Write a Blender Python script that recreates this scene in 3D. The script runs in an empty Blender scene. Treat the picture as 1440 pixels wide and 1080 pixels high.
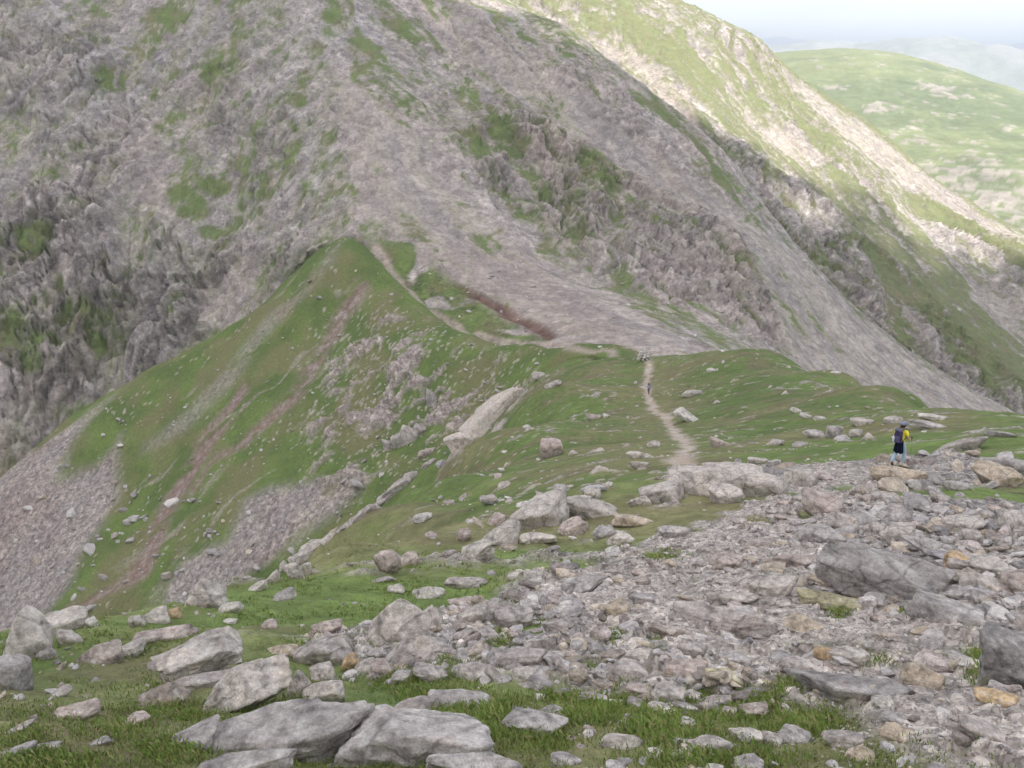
QUICK = False; HAZE = 2.1e-4; EXPO = 1.16
import bpy, bmesh, math, random
import numpy as np
from math import radians, sin, cos, pi, hypot
from mathutils import Vector, Matrix, Euler
rng = np.random.default_rng(7); random.seed(7)
F32 = np.float32
# ------------------------------------------------------------------ camera
FPX, PITCH = 1383.0, radians(18.6)
def ray(px, py):
    x = (px-720)/FPX; y = -(py-540)/FPX
    v = np.array([x, cos(PITCH)+y*sin(PITCH), -sin(PITCH)+y*cos(PITCH)])
    return v/hypot(v[0], v[1])
def pt(px, py, r): return ray(px, py)*r
scene = bpy.context.scene
COL = scene.collection
cam_d = bpy.data.cameras.new('camera'); cam = bpy.data.objects.new('camera', cam_d); COL.objects.link(cam)
cam_d.sensor_width = 36; cam_d.lens = 36*FPX/1440; cam_d.clip_start = .1; cam_d.clip_end = 60000
cam.location = (0, 0, 0); cam.rotation_euler = (radians(90)-PITCH, 0, 0)
scene.camera = cam
# ------------------------------------------------------------------ noise (numpy)
def _h(ix, iy, s):
    h = (ix.astype(np.int64)*374761393 + iy.astype(np.int64)*668265263 + s*2147483647) & 0xffffffff
    h = ((h ^ (h >> 13))*1274126177) & 0xffffffff
    h = ((h ^ (h >> 16))*2246822519) & 0xffffffff
    return h ^ (h >> 15)
def rnd(ix, iy, s): return (_h(ix, iy, s) & 0xffffff).astype(F32)/F32(0xffffff)
def perlin(x, y, s=0):
    ix = np.floor(x); iy = np.floor(y); fx = (x-ix).astype(F32); fy = (y-iy).astype(F32)
    ix = ix.astype(np.int64); iy = iy.astype(np.int64)
    u = fx*fx*fx*(fx*(fx*6-15)+10); v = fy*fy*fy*(fy*(fy*6-15)+10)
    def g(dx, dy):
        a = rnd(ix+dx, iy+dy, s)*F32(2*pi)
        return np.cos(a)*(fx-dx)+np.sin(a)*(fy-dy)
    a = g(0, 0); b = g(1, 0); c = g(0, 1); d = g(1, 1)
    return ((a+(b-a)*u)*(1-v)+(c+(d-c)*u)*v)*F32(1.5)
def fbm(x, y, o=4, s=0, gain=.5, lac=2.03):
    t = 0; a = 1.0
    for k in range(o):
        t = t+a*perlin(x, y, s+k*17); x = x*lac+13.7; y = y*lac+5.1; a *= gain
    return t
def ridged(x, y, o=4, s=0, gain=.55):
    t = 0; a = 1.0; n = 0
    for k in range(o):
        t = t+a*(1-2*np.abs(perlin(x, y, s+k*17))); n += a; x = x*2.07+3.1; y = y*2.07+8.7; a *= gain
    return t/n
def worley(x, y, s=0):
    """F1, F2, random id of the nearest cell"""
    ix = np.floor(x).astype(np.int64); iy = np.floor(y).astype(np.int64)
    f1 = np.full(x.shape, 9., F32); f2 = f1.copy(); idv = np.zeros(x.shape, F32)
    for dx in (-1, 0, 1):
        for dy in (-1, 0, 1):
            jx = ix+dx; jy = iy+dy
            d = np.hypot(jx+rnd(jx, jy, s)-x, jy+rnd(jx, jy, s+5)-y).astype(F32)
            r = rnd(jx, jy, s+9); c = d < f1
            f2 = np.where(c, f1, np.minimum(f2, d)); idv = np.where(c, r, idv); f1 = np.where(c, d, f1)
    return f1, f2, idv
def facet(x, y, s=0):
    """broken blocks: every cell is a tilted plane. returns height -.5..1, gap to the next cell, id"""
    ix = np.floor(x).astype(np.int64); iy = np.floor(y).astype(np.int64)
    f1 = np.full(x.shape, 9., F32); f2 = f1.copy(); idv = np.zeros(x.shape, F32); h = np.zeros(x.shape, F32)
    for dx in (-1, 0, 1):
        for dy in (-1, 0, 1):
            jx = ix+dx; jy = iy+dy; ox = (x-(jx+rnd(jx, jy, s))).astype(F32); oy = (y-(jy+rnd(jx, jy, s+5))).astype(F32)
            r = rnd(jx, jy, s+9); d = np.hypot(ox, oy)*(1.25-.5*r); t = r*.7+ox*(rnd(jx, jy, s+11)-.5)*1.5+oy*(rnd(jx, jy, s+13)-.5)*1.5
            c = d < f1; f2 = np.where(c, f1, np.minimum(f2, d)); idv = np.where(c, r, idv); h = np.where(c, t, h); f1 = np.where(c, d, f1)
    return h, f2-f1, idv
def sm(a, b, x):
    t = np.clip((x-a)/(b-a), 0, 1); return t*t*(3-2*t)
def lerp(a, b, t): return a+(b-a)*t
# ------------------------------------------------------------------ smooth land forms: thin plate splines through surveyed points
class TPS:
    def __init__(s, P, lam=0.):
        P = np.array(P, float); s.p = P[:, :2]; n = len(P)
        s.sc = np.abs(s.p).max(); p = s.p/s.sc
        d2 = ((p[:, None]-p[None])**2).sum(2); K = .5*d2*np.log(d2+1e-12)+lam*np.diag((p**2).sum(1)+1e-5)
        Q = np.c_[np.ones(n), p]; A = np.zeros((n+3, n+3)); A[:n, :n] = K; A[:n, n:] = Q; A[n:, :n] = Q.T
        b = np.zeros(n+3); b[:n] = P[:, 2]; w = np.linalg.solve(A, b); s.w = w[:n]; s.a = w[n:]
    def __call__(s, x, y):
        x = np.asarray(x, float)/s.sc; y = np.asarray(y, float)/s.sc; z = s.a[0]+s.a[1]*x+s.a[2]*y
        for (u, v), w in zip(s.p/s.sc, s.w):
            d2 = (x-u)**2+(y-v)**2; z = z+w*.5*d2*np.log(d2+1e-12)
        return z
def P3(L): return [tuple(pt(*q)) for q in L]
def off(q, dr, dz):      # a hidden point behind q: dr metres farther, dz metres up
    v = pt(*q); u = v/hypot(v[0], v[1]); return (v[0]+u[0]*dr, v[1]+u[1]*dr, v[2]+dz)
near = P3([(0,1080,3.8),(360,1080,3.7),(720,1080,3.6),(1080,1080,3.75),(1440,1080,4.2),
  (0,960,6.2),(240,960,6.1),(720,950,5.9),(1100,940,6.2),(1440,930,6.8),
  (-60,900,9),(120,875,9.8),(250,850,10.8),(340,826,12.),(480,805,14.5),
  (560,862,9.8),(760,850,9.8),(1000,840,10.4),(1250,830,11.),(1440,820,11.8),
  (620,780,19),(720,745,23),(860,692,27),(1000,672,31),(1130,664,34),(1262,652,37),(1440,648,38.5),
  (740,800,14.2),(900,760,17),(1050,745,18.5),(1250,740,19.5),(1440,735,20.5),
  (520,785,24),(440,778,38),(390,820,20),(600,730,50),(540,706,76),(640,632,112),(738,550,152),
  (700,700,58),(800,662,56),(780,628,88),(870,600,112),(900,550,160),(960,610,92),(1000,640,66),
  (1130,630,62),(1100,570,108),(1000,560,128),(1230,600,72),(1300,596,70),(1440,596,64),(1440,620,50),
  (905,507,200),(830,494,222),(940,506,198),(1010,490,180),(1100,483,166),(1200,511,140),(1300,548,110),(1380,580,84),(1480,598,72)])
near += P3([(860,674,44),(860,645,68),(870,622,92),(900,575,136),(930,525,172),(1000,666,40),(1000,655,52),(1000,620,80),(1000,530,150),(740,722,38),(760,690,56),(760,655,78),(720,640,98),(760,600,118),(800,560,145),(840,525,176),(660,730,44),(640,690,72),
  (680,640,102),(560,760,34),(520,745,50),(1130,655,46),(1140,600,86),(1200,625,60),(1230,570,94),(1130,530,140),(1300,620,54),(940,648,64),(1060,580,108)])
near += [(0,0,-1.65),(-4,-3,-2.3),(5,-2,-1.4),(-12,0,-6.5),(15,3,-3.6),(30,12,-9.8),(-3,-30,2),(30,-30,6),(-30,-30,-14)]
# ground that drops away beyond the shoulder, the rib, the dome and the col
for q,dr,dz in [((-60,900,9),6,-6),((120,870,9.8),7,-7),((250,845,10.8),8,-8.),((340,822,12.),10,-9.5),((390,818,20),14,-15),((440,775,38),20,-22),
     ((540,702,76),24,-24),((640,628,112),26,-24),((738,546,152),30,-12),((830,494,222),14,-8),((905,507,200),14,-9),
     ((1010,493,180),20,-12),((1100,489,166),30,-22),((1200,515,140),30,-22),((1300,551,110),30,-22),((1380,582,84),30,-20),((1480,600,72),30,-20),
     ((-60,900,9),120,-110),((340,822,12.),70,-62),((250,850,10.8),200,-160),((540,702,76),100,-88),((1100,489,166),200,-150),((1480,600,72),250,-160),((960,507,200),150,-100)]:
    near.append(off(q,dr,dz))
zN = TPS(near, 2.5e-3)
flank = P3([(500,338,330),(540,372,316),(590,418,295),(660,465,268),(740,482,247),(800,492,228),(870,506,208),
  (480,450,293),(400,400,327),(330,460,321),(250,500,324),(170,540,328),(90,600,327),(0,676,321),(-120,760,312),(400,600,261),(200,700,269),
  (0,850,268),(120,860,243),(300,800,227),(500,650,234),(600,600,236),(440,740,221),(660,540,244),(760,560,222),(640,640,215)])
flank += [off((500,338,330),40,-34),off((590,418,295),30,-22),off((660,465,268),25,-16),off((740,482,247),25,-16),off((800,492,228),25,-16),
  off((400,400,327),25,-22),off((330,450,321),25,-24),off((250,500,324),25,-24),off((170,540,328),25,-24),off((90,600,327),25,-24),off((0,676,321),25,-24),off((-120,760,312),25,-24),
  off((0,850,268),-120,-60),off((440,740,221),-90,-45),off((760,560,222),-60,-30),
  off((170,540,328),160,-150),off((-120,760,312),160,-150),off((590,418,295),160,-110),off((800,492,228),160,-110)]
flank += [off((905,507,200),-6,-9),off((870,600,112),0,-30),off((1000,560,128),0,-30),off((1010,493,180),0,-22),off((1100,489,166),0,-35),off((1300,551,110),0,-55),off((1440,596,64),0,-60),off((1200,515,140),60,-80),off((1440,590,300),0,-40),off((1100,480,320),0,-60)]
zC = TPS(flank, 1e-5)
mt1 = P3([(-300,760,360),(-200,660,362),(0,640,348),(170,520,352),(330,425,346),(430,368,338),(490,337,331),(540,348,322),(-300,400,410),(0,460,368),(0,300,398),(0,150,436),(0,0,482),(-300,0,500),
  (200,300,382),(200,150,422),(200,0,466),(350,200,392),(440,0,440),(520,170,377),(500,260,350),(600,260,352),(640,330,330),(640,60,440),(640,400,300),(700,440,280),(770,476,262),
  (700,140,412),(800,300,362),(850,400,320),(900,490,250),(960,497,248),(990,440,312),(1000,360,350),(950,250,400),(1080,480,320),(1200,540,330),(1150,430,372),(1300,560,366),(1430,587,415),
  (640,0,478),(800,40,478),(900,120,462),(975,178,452),(1050,260,437),(1120,350,420),(1220,450,415),(1330,530,415),(1440,590,440),(1600,680,470)])
mt1 += [(pt(0,0,482)+np.array([0,60,45])), (pt(-300,0,500)+np.array([-20,60,45])), (pt(200,0,466)+np.array([0,60,46])),(pt(440,0,440)+np.array([0,70,50])),(pt(640,0,478)+np.array([0,50,24])),
  (pt(440,0,440)+np.array([-60,160,100])),(pt(0,0,482)+np.array([-60,160,90])),(-160,640,130),(-260,640,120)]
for q in [(800,40,478),(900,120,462),(975,178,452),(1050,260,437),(1120,350,420),(1220,450,415),(1330,530,415),(1440,590,440),(1600,680,470)]:
    mt1 += [off(q,30,-12),off(q,130,-75)]
zM1 = TPS(mt1, 1e-5)
mt2 = P3([(780,-30,600),(860,-30,650),(930,0,660),(1010,33,670),(1070,52,680),(1098,82,675),(1160,128,680),(1230,178,690),(1290,235,690),(1365,285,690),(1440,330,700),(1600,440,720),
  (850,60,560),(950,100,540),(1050,150,560),(980,190,500),(1100,250,515),(1200,330,505),(1150,340,480),(1300,420,500),(1400,480,510),(1440,440,560),(1380,380,570),(1440,560,480),(1300,300,600),(1600,640,520),
  (1600,500,600),(1220,230,590),(1130,130,620)])
for q in [(860,-30,650),(930,0,660),(1010,33,670),(1070,52,680),(1098,82,675),(1160,128,680),(1230,178,690),(1290,235,690),(1365,285,690),(1440,330,700),(1600,440,720)]:
    mt2 += [off(q,30,-22),off(q,150,-130)]
mt2 += [(60,720,75),(-60,640,40),(-160,560,-60),(-100,420,-190),(-250,700,-20),(0,300,-260),(100,250,-280),(0,850,60),(-250,420,-260)]
zM2 = TPS(mt2, 1e-5)
hill = P3([(1000,95,2100),(1115,80,2150),(1200,82,2150),(1290,90,2100),(1360,108,2000),(1440,132,1900),(1560,180,1850),(1000,250,1300),(1115,200,1350),(1200,180,1400),(1250,250,1250),(1350,200,1400),(1440,230,1300),
   (1440,345,1080),(1300,300,1150),(1350,420,950),(1560,330,1200),(1560,480,950),(1440,560,850),(1200,460,900),(1000,420,950)])
for q in [(1000,95,2100),(1115,80,2150),(1200,82,2150),(1290,90,2100),(1360,108,2000),(1440,132,1900),(1560,180,1850)]:
    hill += [off(q,250,-60),off(q,1200,-500)]
zG = TPS(hill, 1e-7)
def zFar(x, y):
    r = np.hypot(x, y); a = np.degrees(np.arctan2(x, y))
    z = np.full(np.shape(r), -620.)
    # skyline heights (metres above the camera level are worked out from the survey angles)
    def ridge(r0, w, pts):
        aa = [np.degrees(np.arctan2(*pt(p, q, 1)[:2])) for p, q in pts]; ee = [pt(p, q, 1)[2] for p, q in pts]
        e = np.interp(a, aa, ee)*r0
        return -620+(e+620)*np.exp(-((r-r0)/w)**2)
    z = np.maximum(z, ridge(5200, 1500, [(900,72),(1060,70),(1110,62),(1150,60),(1200,66),(1260,57),(1330,54),(1380,60),(1440,70),(1560,82),(1700,90)]))
    z = np.maximum(z, ridge(14000, 2500, [(900,58),(1060,57),(1090,54),(1115,55),(1180,64),(1300,66),(1400,64),(1440,62),(1700,60)]))
    return z
def layers(x, y):
    r = np.hypot(x, y)
    out = np.full((6,)+r.shape, -9000.)
    m = r < 420; out[0][m] = zN(x[m], y[m])
    m = (r > 120) & (r < 520); out[1][m] = zC(x[m], y[m])
    m = (r > 200) & (r < 1100); v = zM1(x[m], y[m]); out[2][m] = np.where(v > 90, 90+30*np.tanh((v-90)/60), v)
    m = (r > 330) & (r < 1300); v = zM2(x[m], y[m]); out[3][m] = np.where(v > 90, 90+30*np.tanh((v-90)/60), v)
    m = (r > 700) & (r < 5000); out[4][m] = zG(x[m], y[m])
    m = (r > 1500); out[5][m] = zFar(x[m], y[m])
    return out
def Hs(x, y):
    x = np.atleast_1d(np.asarray(x, float)); y = np.atleast_1d(np.asarray(y, float))
    return np.maximum(layers(x, y).max(0), -620)
RR = np.exp(np.linspace(math.log(1.8), math.log(3000), 2600))
def cast(px, py, rmin=0, rmax=1e9):
    """where the sight line of a surveyed point meets the smooth land"""
    v = ray(px, py); R_ = RR[(RR >= rmin) & (RR <= rmax)]; z = Hs(v[0]*R_, v[1]*R_); k = np.nonzero(z >= v[2]*R_)[0]
    if len(k) == 0: r = R_[-1]
    else:
        k = k[0]; r = R_[k]
        if k > 0:
            f0 = z[k-1]-v[2]*R_[k-1]; f1 = z[k]-v[2]*R_[k]; r = R_[k-1]+(R_[k]-R_[k-1])*(-f0/(f1-f0))
    return np.array([v[0]*r, v[1]*r, v[2]*r])
# ------------------------------------------------------------------ surface regions, surveyed on the land itself (metres, plan view)
def wpoly(pts, rmin=0, rmax=1e9, step=14):
    out = []
    n = len(pts)
    for i in range(n):
        a, b = pts[i], pts[(i+1) % n]; k = max(1, int(hypot(b[0]-a[0], b[1]-a[1])/step/4))
        for j in range(k):
            t = j/k; out.append(cast(a[0]+(b[0]-a[0])*t, a[1]+(b[1]-a[1])*t, rmin, rmax)[:2])
    return np.array(out)
def wline(pts, rmin=0, rmax=1e9):
    out = []
    for (a, b) in zip(pts[:-1], pts[1:]):
        k = max(1, int(hypot(b[0]-a[0], b[1]-a[1])/12))
        for j in range(k): t = j/k; out.append(cast(a[0]+(b[0]-a[0])*t, a[1]+(b[1]-a[1])*t, rmin, rmax)[:2])
    out.append(cast(*pts[-1], rmin, rmax)[:2]); return np.array(out)
def in_poly(x, y, P, soft):
    """1 inside, 0 outside, softened over `soft` metres"""
    x0, y0 = P.min(0)-soft; x1, y1 = P.max(0)+soft
    res = np.zeros(x.shape, F32); m = (x > x0) & (x < x1) & (y > y0) & (y < y1)
    if not m.any(): return res
    X = x[m]; Y = y[m]; ins = np.zeros(X.shape, bool); dm = np.full(X.shape, 1e9)
    Q = np.roll(P, -1, 0)
    for (ax, ay), (bx, by) in zip(P, Q):
        c = ((ay > Y) != (by > Y)) & (X < (bx-ax)*(Y-ay)/(by-ay+1e-12)+ax); ins ^= c
        L = (bx-ax)**2+(by-ay)**2+1e-9; t = np.clip(((X-ax)*(bx-ax)+(Y-ay)*(by-ay))/L, 0, 1)
        dm = np.minimum(dm, (X-ax-t*(bx-ax))**2+(Y-ay-t*(by-ay))**2)
    d = np.sqrt(dm); d = np.where(ins, d, -d); res[m] = sm(-soft, soft, d); return res
def near_line(x, y, P, w, soft=None):
    soft = soft or w*.6; w = np.broadcast_to(np.asarray(w, float), (len(P),)); W_ = w.max()+np.max(soft)
    x0, y0 = P.min(0)-W_; x1, y1 = P.max(0)+W_
    res = np.zeros(x.shape, F32); m = (x > x0) & (x < x1) & (y > y0) & (y < y1)
    if not m.any(): return res
    X = x[m]; Y = y[m]; dm = np.full(X.shape, -1e9)
    for i in range(len(P)-1):
        (ax, ay), (bx, by) = P[i], P[i+1]; L = (bx-ax)**2+(by-ay)**2+1e-9
        t = np.clip(((X-ax)*(bx-ax)+(Y-ay)*(by-ay))/L, 0, 1)
        d = np.hypot(X-ax-t*(bx-ax), Y-ay-t*(by-ay)); dm = np.maximum(dm, w[i]-d)
    res[m] = sm(-soft, soft, dm); return res
def blob(x, y, px, py, sx, sy, r0=0, r1=1e9, ang=0):
    """a patch about sx by sy survey units across"""
    c = cast(px, py, r0, r1)
    ca, sa = cos(radians(ang)), sin(radians(ang))
    a = cast(px+sx*ca, py+sx*sa, r0, r1)[:2]-c[:2]; b = cast(px-sy*sa, py+sy*ca, r0, r1)[:2]-c[:2]
    M = np.array([[a[0], b[0]], [a[1], b[1]]]); D = np.linalg.det(M)
    if abs(D) < 1e-6: return np.zeros(x.shape, F32)
    I = np.linalg.inv(M); R = np.linalg.norm(M)*1.6
    res = np.zeros(x.shape, F32); m = (abs(x-c[0]) < R) & (abs(y-c[1]) < R)
    X = x[m]-c[0]; Y = y[m]-c[1]; u = I[0, 0]*X+I[0, 1]*Y; v = I[1, 0]*X+I[1, 1]*Y
    res[m] = sm(1.35, .65, np.hypot(u, v)); return res
C_ = (215, 420); M_ = (240, 520); MM = (300, 520); M2_ = (470, 760)
PATH_COL = wline([(914,505),(912,525),(907,545),(915,562),(932,578),(946,595),(956,610),(966,622),(963,640),(955,652)], 40, 215)
PATH_CREST = wline([(528,346),(541,362),(549,382),(563,398),(580,415),(600,432),(622,446),(655,464),(700,478),(750,484),(800,490),(850,499),(890,505)], 150, 340)
PATH_LOOP = wline([(545,366),(561,372),(571,388),(572,402)], 200, 340)
# ------------------------------------------------------------------ the land as one sheet
azs = np.concatenate([np.radians(np.linspace(-75, -35, 24, endpoint=False)), np.arange(radians(-35), radians(35), .00165), np.radians(np.linspace(35.2, 75, 24))])
def lg(a, b, s): return np.exp(np.linspace(math.log(a), math.log(b), int(math.log(b/a)/s), endpoint=False))
QK = 1.0 if not globals().get('QUICK') else 2.0
if QK > 1: azs = azs[::2]
rs = np.concatenate([lg(1.2, 60, .0046*QK), lg(60, 400, .0020*QK), lg(400, 760, .0022*QK), lg(760, 2300, .006*QK), lg(2300, 19000, .012*QK), [19000.]])
NA, NR = len(azs), len(rs)
AZ, RG = np.meshgrid(azs, rs, indexing='ij'); X = (np.sin(AZ)*RG).ravel(); Y = (np.cos(AZ)*RG).ravel(); RG = RG.ravel(); AZ = AZ.ravel()
LAY = layers(X, Y); Z = LAY.max(0); KIND = LAY.argmax(0).astype(np.int8); del LAY
KIND[Z < -620] = 5; Z = np.maximum(Z, -620)
Zs = Z.copy()
ALB = np.zeros((len(X), 3), F32); BARE = np.zeros(len(X), F32)
def _normals():
    z = Zs.reshape(NA, NR); rr = rs[None, :]; zr = np.gradient(z, axis=1)/np.gradient(rs)[None, :]; za = np.gradient(z, axis=0)/np.gradient(azs)[:, None]/rr
    A = azs[:, None]; gx = zr*np.sin(A)+za*np.cos(A); gy = zr*np.cos(A)-za*np.sin(A); gx = np.clip(gx, -1.1, 1.1); gy = np.clip(gy, -1.1, 1.1); n = np.sqrt(gx*gx+gy*gy+1)
    return (-gx/n).ravel(), (-gy/n).ravel(), (1/n).ravel()
NX, NY, NZ = _normals(); DX = np.zeros(len(X)); DY = np.zeros(len(X))
def DISP(m, h):
    '''push the land out along its own slope'''
    Z[m] += h*NZ[m]; DX[m] += h*NX[m]; DY[m] += h*NY[m]
def C3(*c): return np.array(c, F32)
ROCK_D, ROCK_M, ROCK_L = C3(.185,.168,.162), C3(.34,.303,.287), C3(.48,.436,.405)
SCREE_G, SCREE_T, SCREE_P = C3(.30,.267,.248), C3(.385,.338,.292), C3(.29,.23,.208)
GR_A, GR_B, GR_D, GR_Y = C3(.100,.138,.045), C3(.132,.180,.054), C3(.170,.160,.080), C3(.20,.215,.10)
RED = C3(.215,.150,.125); DIRT = C3(.36,.30,.25); PEATY = C3(.12,.10,.075)
def mix3(a, b, t): return a+(b-a)*np.asarray(t)[..., None]
def rock_col(t, idv, warm):
    """t: -1..1 broad tone, idv: block id"""
    c = mix3(ROCK_D, ROCK_M, sm(-.9, .1, t)); c = mix3(c, ROCK_L, sm(.1, 1.1, t)*.8)
    c = c*(1+.42*(idv-.5))[:, None]; return c*(1+np.outer(warm, C3(.10,.0,-.10)))
def grass_col(t, dry):
    c = mix3(GR_A, GR_B, sm(-.5, .6, t)); return mix3(c, GR_D, dry)
# ---------- mountain faces
m = (KIND == 2) | (KIND == 3)
x, y, k = X[m], Y[m], KIND[m]
cA, cR = [cast(*q, *M_) for q in ((0,400), (1100,400))]
# fall-line frames of the left (cliff) and right (rib) faces
def frame(ax, ay): n = hypot(ax, ay); return (ax/n, ay/n)
fl = frame(-.55, -.83); fr = frame(.58, -.81)
spur = np.array([cast(490,337,*M_)[:2], cast(440,0,*M_)[:2]])
side = (x-spur[0,0])*(spur[1,1]-spur[0,1])-(y-spur[0,1])*(spur[1,0]-spur[0,0]); side /= np.linalg.norm(spur[1]-spur[0])
wr = sm(-30, 50, side+14*fbm(x/60, y/60, 2, 3))               # 0 left of the spur, 1 right of it
dl = (x*fl[0]+y*fl[1], x*-fl[1]+y*fl[0]); dr = (x*fr[0]+y*fr[1], x*-fr[1]+y*fr[0])
wx = 5*fbm(x/22, y/22, 3, 50); wy = 5*fbm(x/22, y/22, 3, 51)
crag = np.zeros(x.shape, F32)
for P, q, s_ in [([(-150,250),(0,235),(60,250),(150,270),(250,330),(330,350),(430,335),(470,345),(420,375),(330,430),(250,500),(170,530),(0,640),(-150,700)], 1., 14),
              ([(-150,-60),(150,-60),(170,60),(200,200),(230,300),(150,290),(0,240),(-150,240)], .6, 20),
              ([(250,60),(420,100),(520,150),(520,300),(400,330),(300,300),(220,200)], .42, 20),
              ([(640,180),(700,140),(790,190),(880,240),(960,290),(1030,340),(1060,400),(1100,470),(1060,490),(980,440),(900,410),(830,370),(760,310),(690,270),(650,230)], .95, 9),
              ([(560,0),(640,10),(760,60),(860,130),(960,200),(980,260),(880,200),(760,120),(640,70)], .35, 12)]:
    crag = np.maximum(crag, q*in_poly(x, y, wpoly(P, *M_), s_)*(k == 2))
for P, q, s_ in [([(985,180),(1060,210),(1130,270),(1200,320),(1280,380),(1340,450),(1440,540),(1440,640),(1330,560),(1230,480),(1160,430),(1100,370),(1030,270)], 1., 10),
              ([(1290,262),(1340,300),(1440,345),(1600,430),(1600,520),(1440,440),(1360,370),(1300,300)], 1., 8),
              ([(1000,30),(1060,50),(1110,85),(1105,105),(1050,75),(1000,45)], .8, 8),
              ([(1090,120),(1180,190),(1260,260),(1230,290),(1150,220),(1080,160)], .5, 10)]:
    crag = np.maximum(crag, q*in_poly(x, y, wpoly(P, 400, 720), s_)*(k == 3))
scree = np.zeros(x.shape, F32)
for P, K_, rr in [([(575,350),(640,396),(700,428),(772,477),(905,500),(990,500),(950,470),(880,435),(800,385),(720,335),(660,300),(620,320)], 2, M_),
              ([(640,20),(760,90),(900,200),(1050,310),(1180,420),(1300,520),(1430,590),(1380,600),(1240,545),(1130,450),(1000,340),(850,230),(700,120),(600,40)], 2, MM),([(480,100),(560,170),(640,260),(700,330),(620,318),(560,330),(510,310),(490,220)], 2, M_),([(170,160),(215,200),(250,290),(215,300),(190,240)], 2, M_),([(640,500),(760,480),(960,500),(1120,500),(1000,420),(900,330),(980,350),(1100,430),(1250,545),(1100,520),(900,505)], 2, M_)]:
    scree = np.maximum(scree, in_poly(x, y, wpoly(P, *rr), 6)*(k == K_))
for P in ([(865,40),(930,90),(985,170),(960,165),(900,110),(850,60)], [(1030,125),(1090,160),(1160,215),(1130,225),(1060,170)],
          [(1100,90),(1160,125),(1230,175),(1300,235),(1370,285),(1440,330),(1440,350),(1340,300),(1270,255),(1190,185),(1120,120)],
          [(1330,345),(1390,400),(1440,440),(1440,470),(1380,430)]):
    scree = np.maximum(scree, in_poly(x, y, wpoly(P, 400, 720), 7)*(k == 3))
crag = crag*sm(-.45, .15, fbm(x/28, y/28, 3, 88)+.25*crag)          # the crags come in broken tiers
# relief: blocky ribs running down the fall line
def blocks(u, v, lu, lv, s):
    f1, f2, idv = worley(u/lu, v/lv, s); return (f2-f1), idv, f1
hz = np.zeros(x.shape, F32); tone = np.zeros(x.shape, F32); idm = np.zeros(x.shape, F32)
for (d, w_, sd, K_) in ((dl, 1-wr, 11, 0), (dr, wr, 31, 1)):
    a, b = d[0]+wx, d[1]+wy            # a: down the slope, b: across
    b2 = b+.35*a*(1-2*K_)               # joints lean
    rib = ridged(a/48, b2/12, 3, sd, .45); big = ridged(a/80, b/34, 2, sd+3)
    h0, g0, i0 = facet(a/19, b2/9.5, sd+4); h1, g1, i1 = facet((a+wx)/7.0, (b2+wy)/3.8, sd+5); h2, g2, i2 = facet((a+.4*wy)/2.9, (b2+.4*wx)/1.9, sd+6); h3, g3, i3 = facet(a/1.15, b/.9, sd+8)
    flu = ridged((a+wx)/62, (b2+.6*wy)/10.5, 4, sd+60, .5)
    hz -= w_*crag*(2.0*(1-sm(0, .13, g1))+3.6*(1-sm(0, .10, g0))+.25*(1-sm(0, .16, g2))); hz += w_*(crag*((8.5-2.5*K_)*flu+3.6*big+3.0*h0*sm(0, .06, g0)+2.0*h1*sm(0, .08, g1)+.8*h2)+(1-crag)*(1.5*ridged(a/150, b/15, 3, sd+70, .5)+.4*rib+.5*h2*(1-scree)+.5*h1*(1-scree))+(.30+.25*crag-.14*scree)*h3)
    tone += w_*(.25*rib+.55*(i0-.5)*crag+.5*(i1-.5)+.3*(i2-.5)-.12*crag); idm += w_*(.5*i3+.5*i2)
hz += fbm(x/60, y/60, 3, 77)*1.6+ridged(x/110, y/110, 2, 78)*(1.5+2*(k == 3))
streak = lerp(fbm(dl[0]/60+wx*.06, (dl[1]+wy)/7, 4, 90), fbm(dr[0]/85+wx*.05, (dr[1]+wy)/6, 4, 91), wr)      # scree and grass run in stripes down the fall line
patch = fbm(x/13+wx*.1, y/13+wy*.1, 5, 95)
# grass: general cover + the larger surveyed patches
gden = -.225+.0*x
gden = np.where(k == 3, .02, gden)
for P, q, K_, rr, s_ in [([(240,30),(480,20),(560,120),(560,230),(470,320),(300,330),(220,230)], .13, 2, M_, 25), ([(520,320),(600,300),(800,360),(760,340),(640,380),(560,350)], .3, 2, M_, 6),
    ([(790,-20),(880,-20),(905,30),(955,62),(1000,105),(985,120),(930,85),(860,50)], .38, 3, M2_, 8), ([(1200,330),(1320,420),(1440,500),(1440,600),(1330,530),(1230,420)], .33, 3, M2_, 12),
    ([(1290,262),(1350,298),(1440,350),(1440,372),(1350,330)], .6, 3, M2_, 6), ([(640,100),(740,110),(900,270),(1000,330),(1140,430),(1100,480),(960,430),(800,330),(690,240)], .10, 2, M_, 14)]:
    gden = gden+q*in_poly(x, y, wpoly(P, *rr), s_)*(k == K_)
gp = np.zeros(x.shape, F32)
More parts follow.
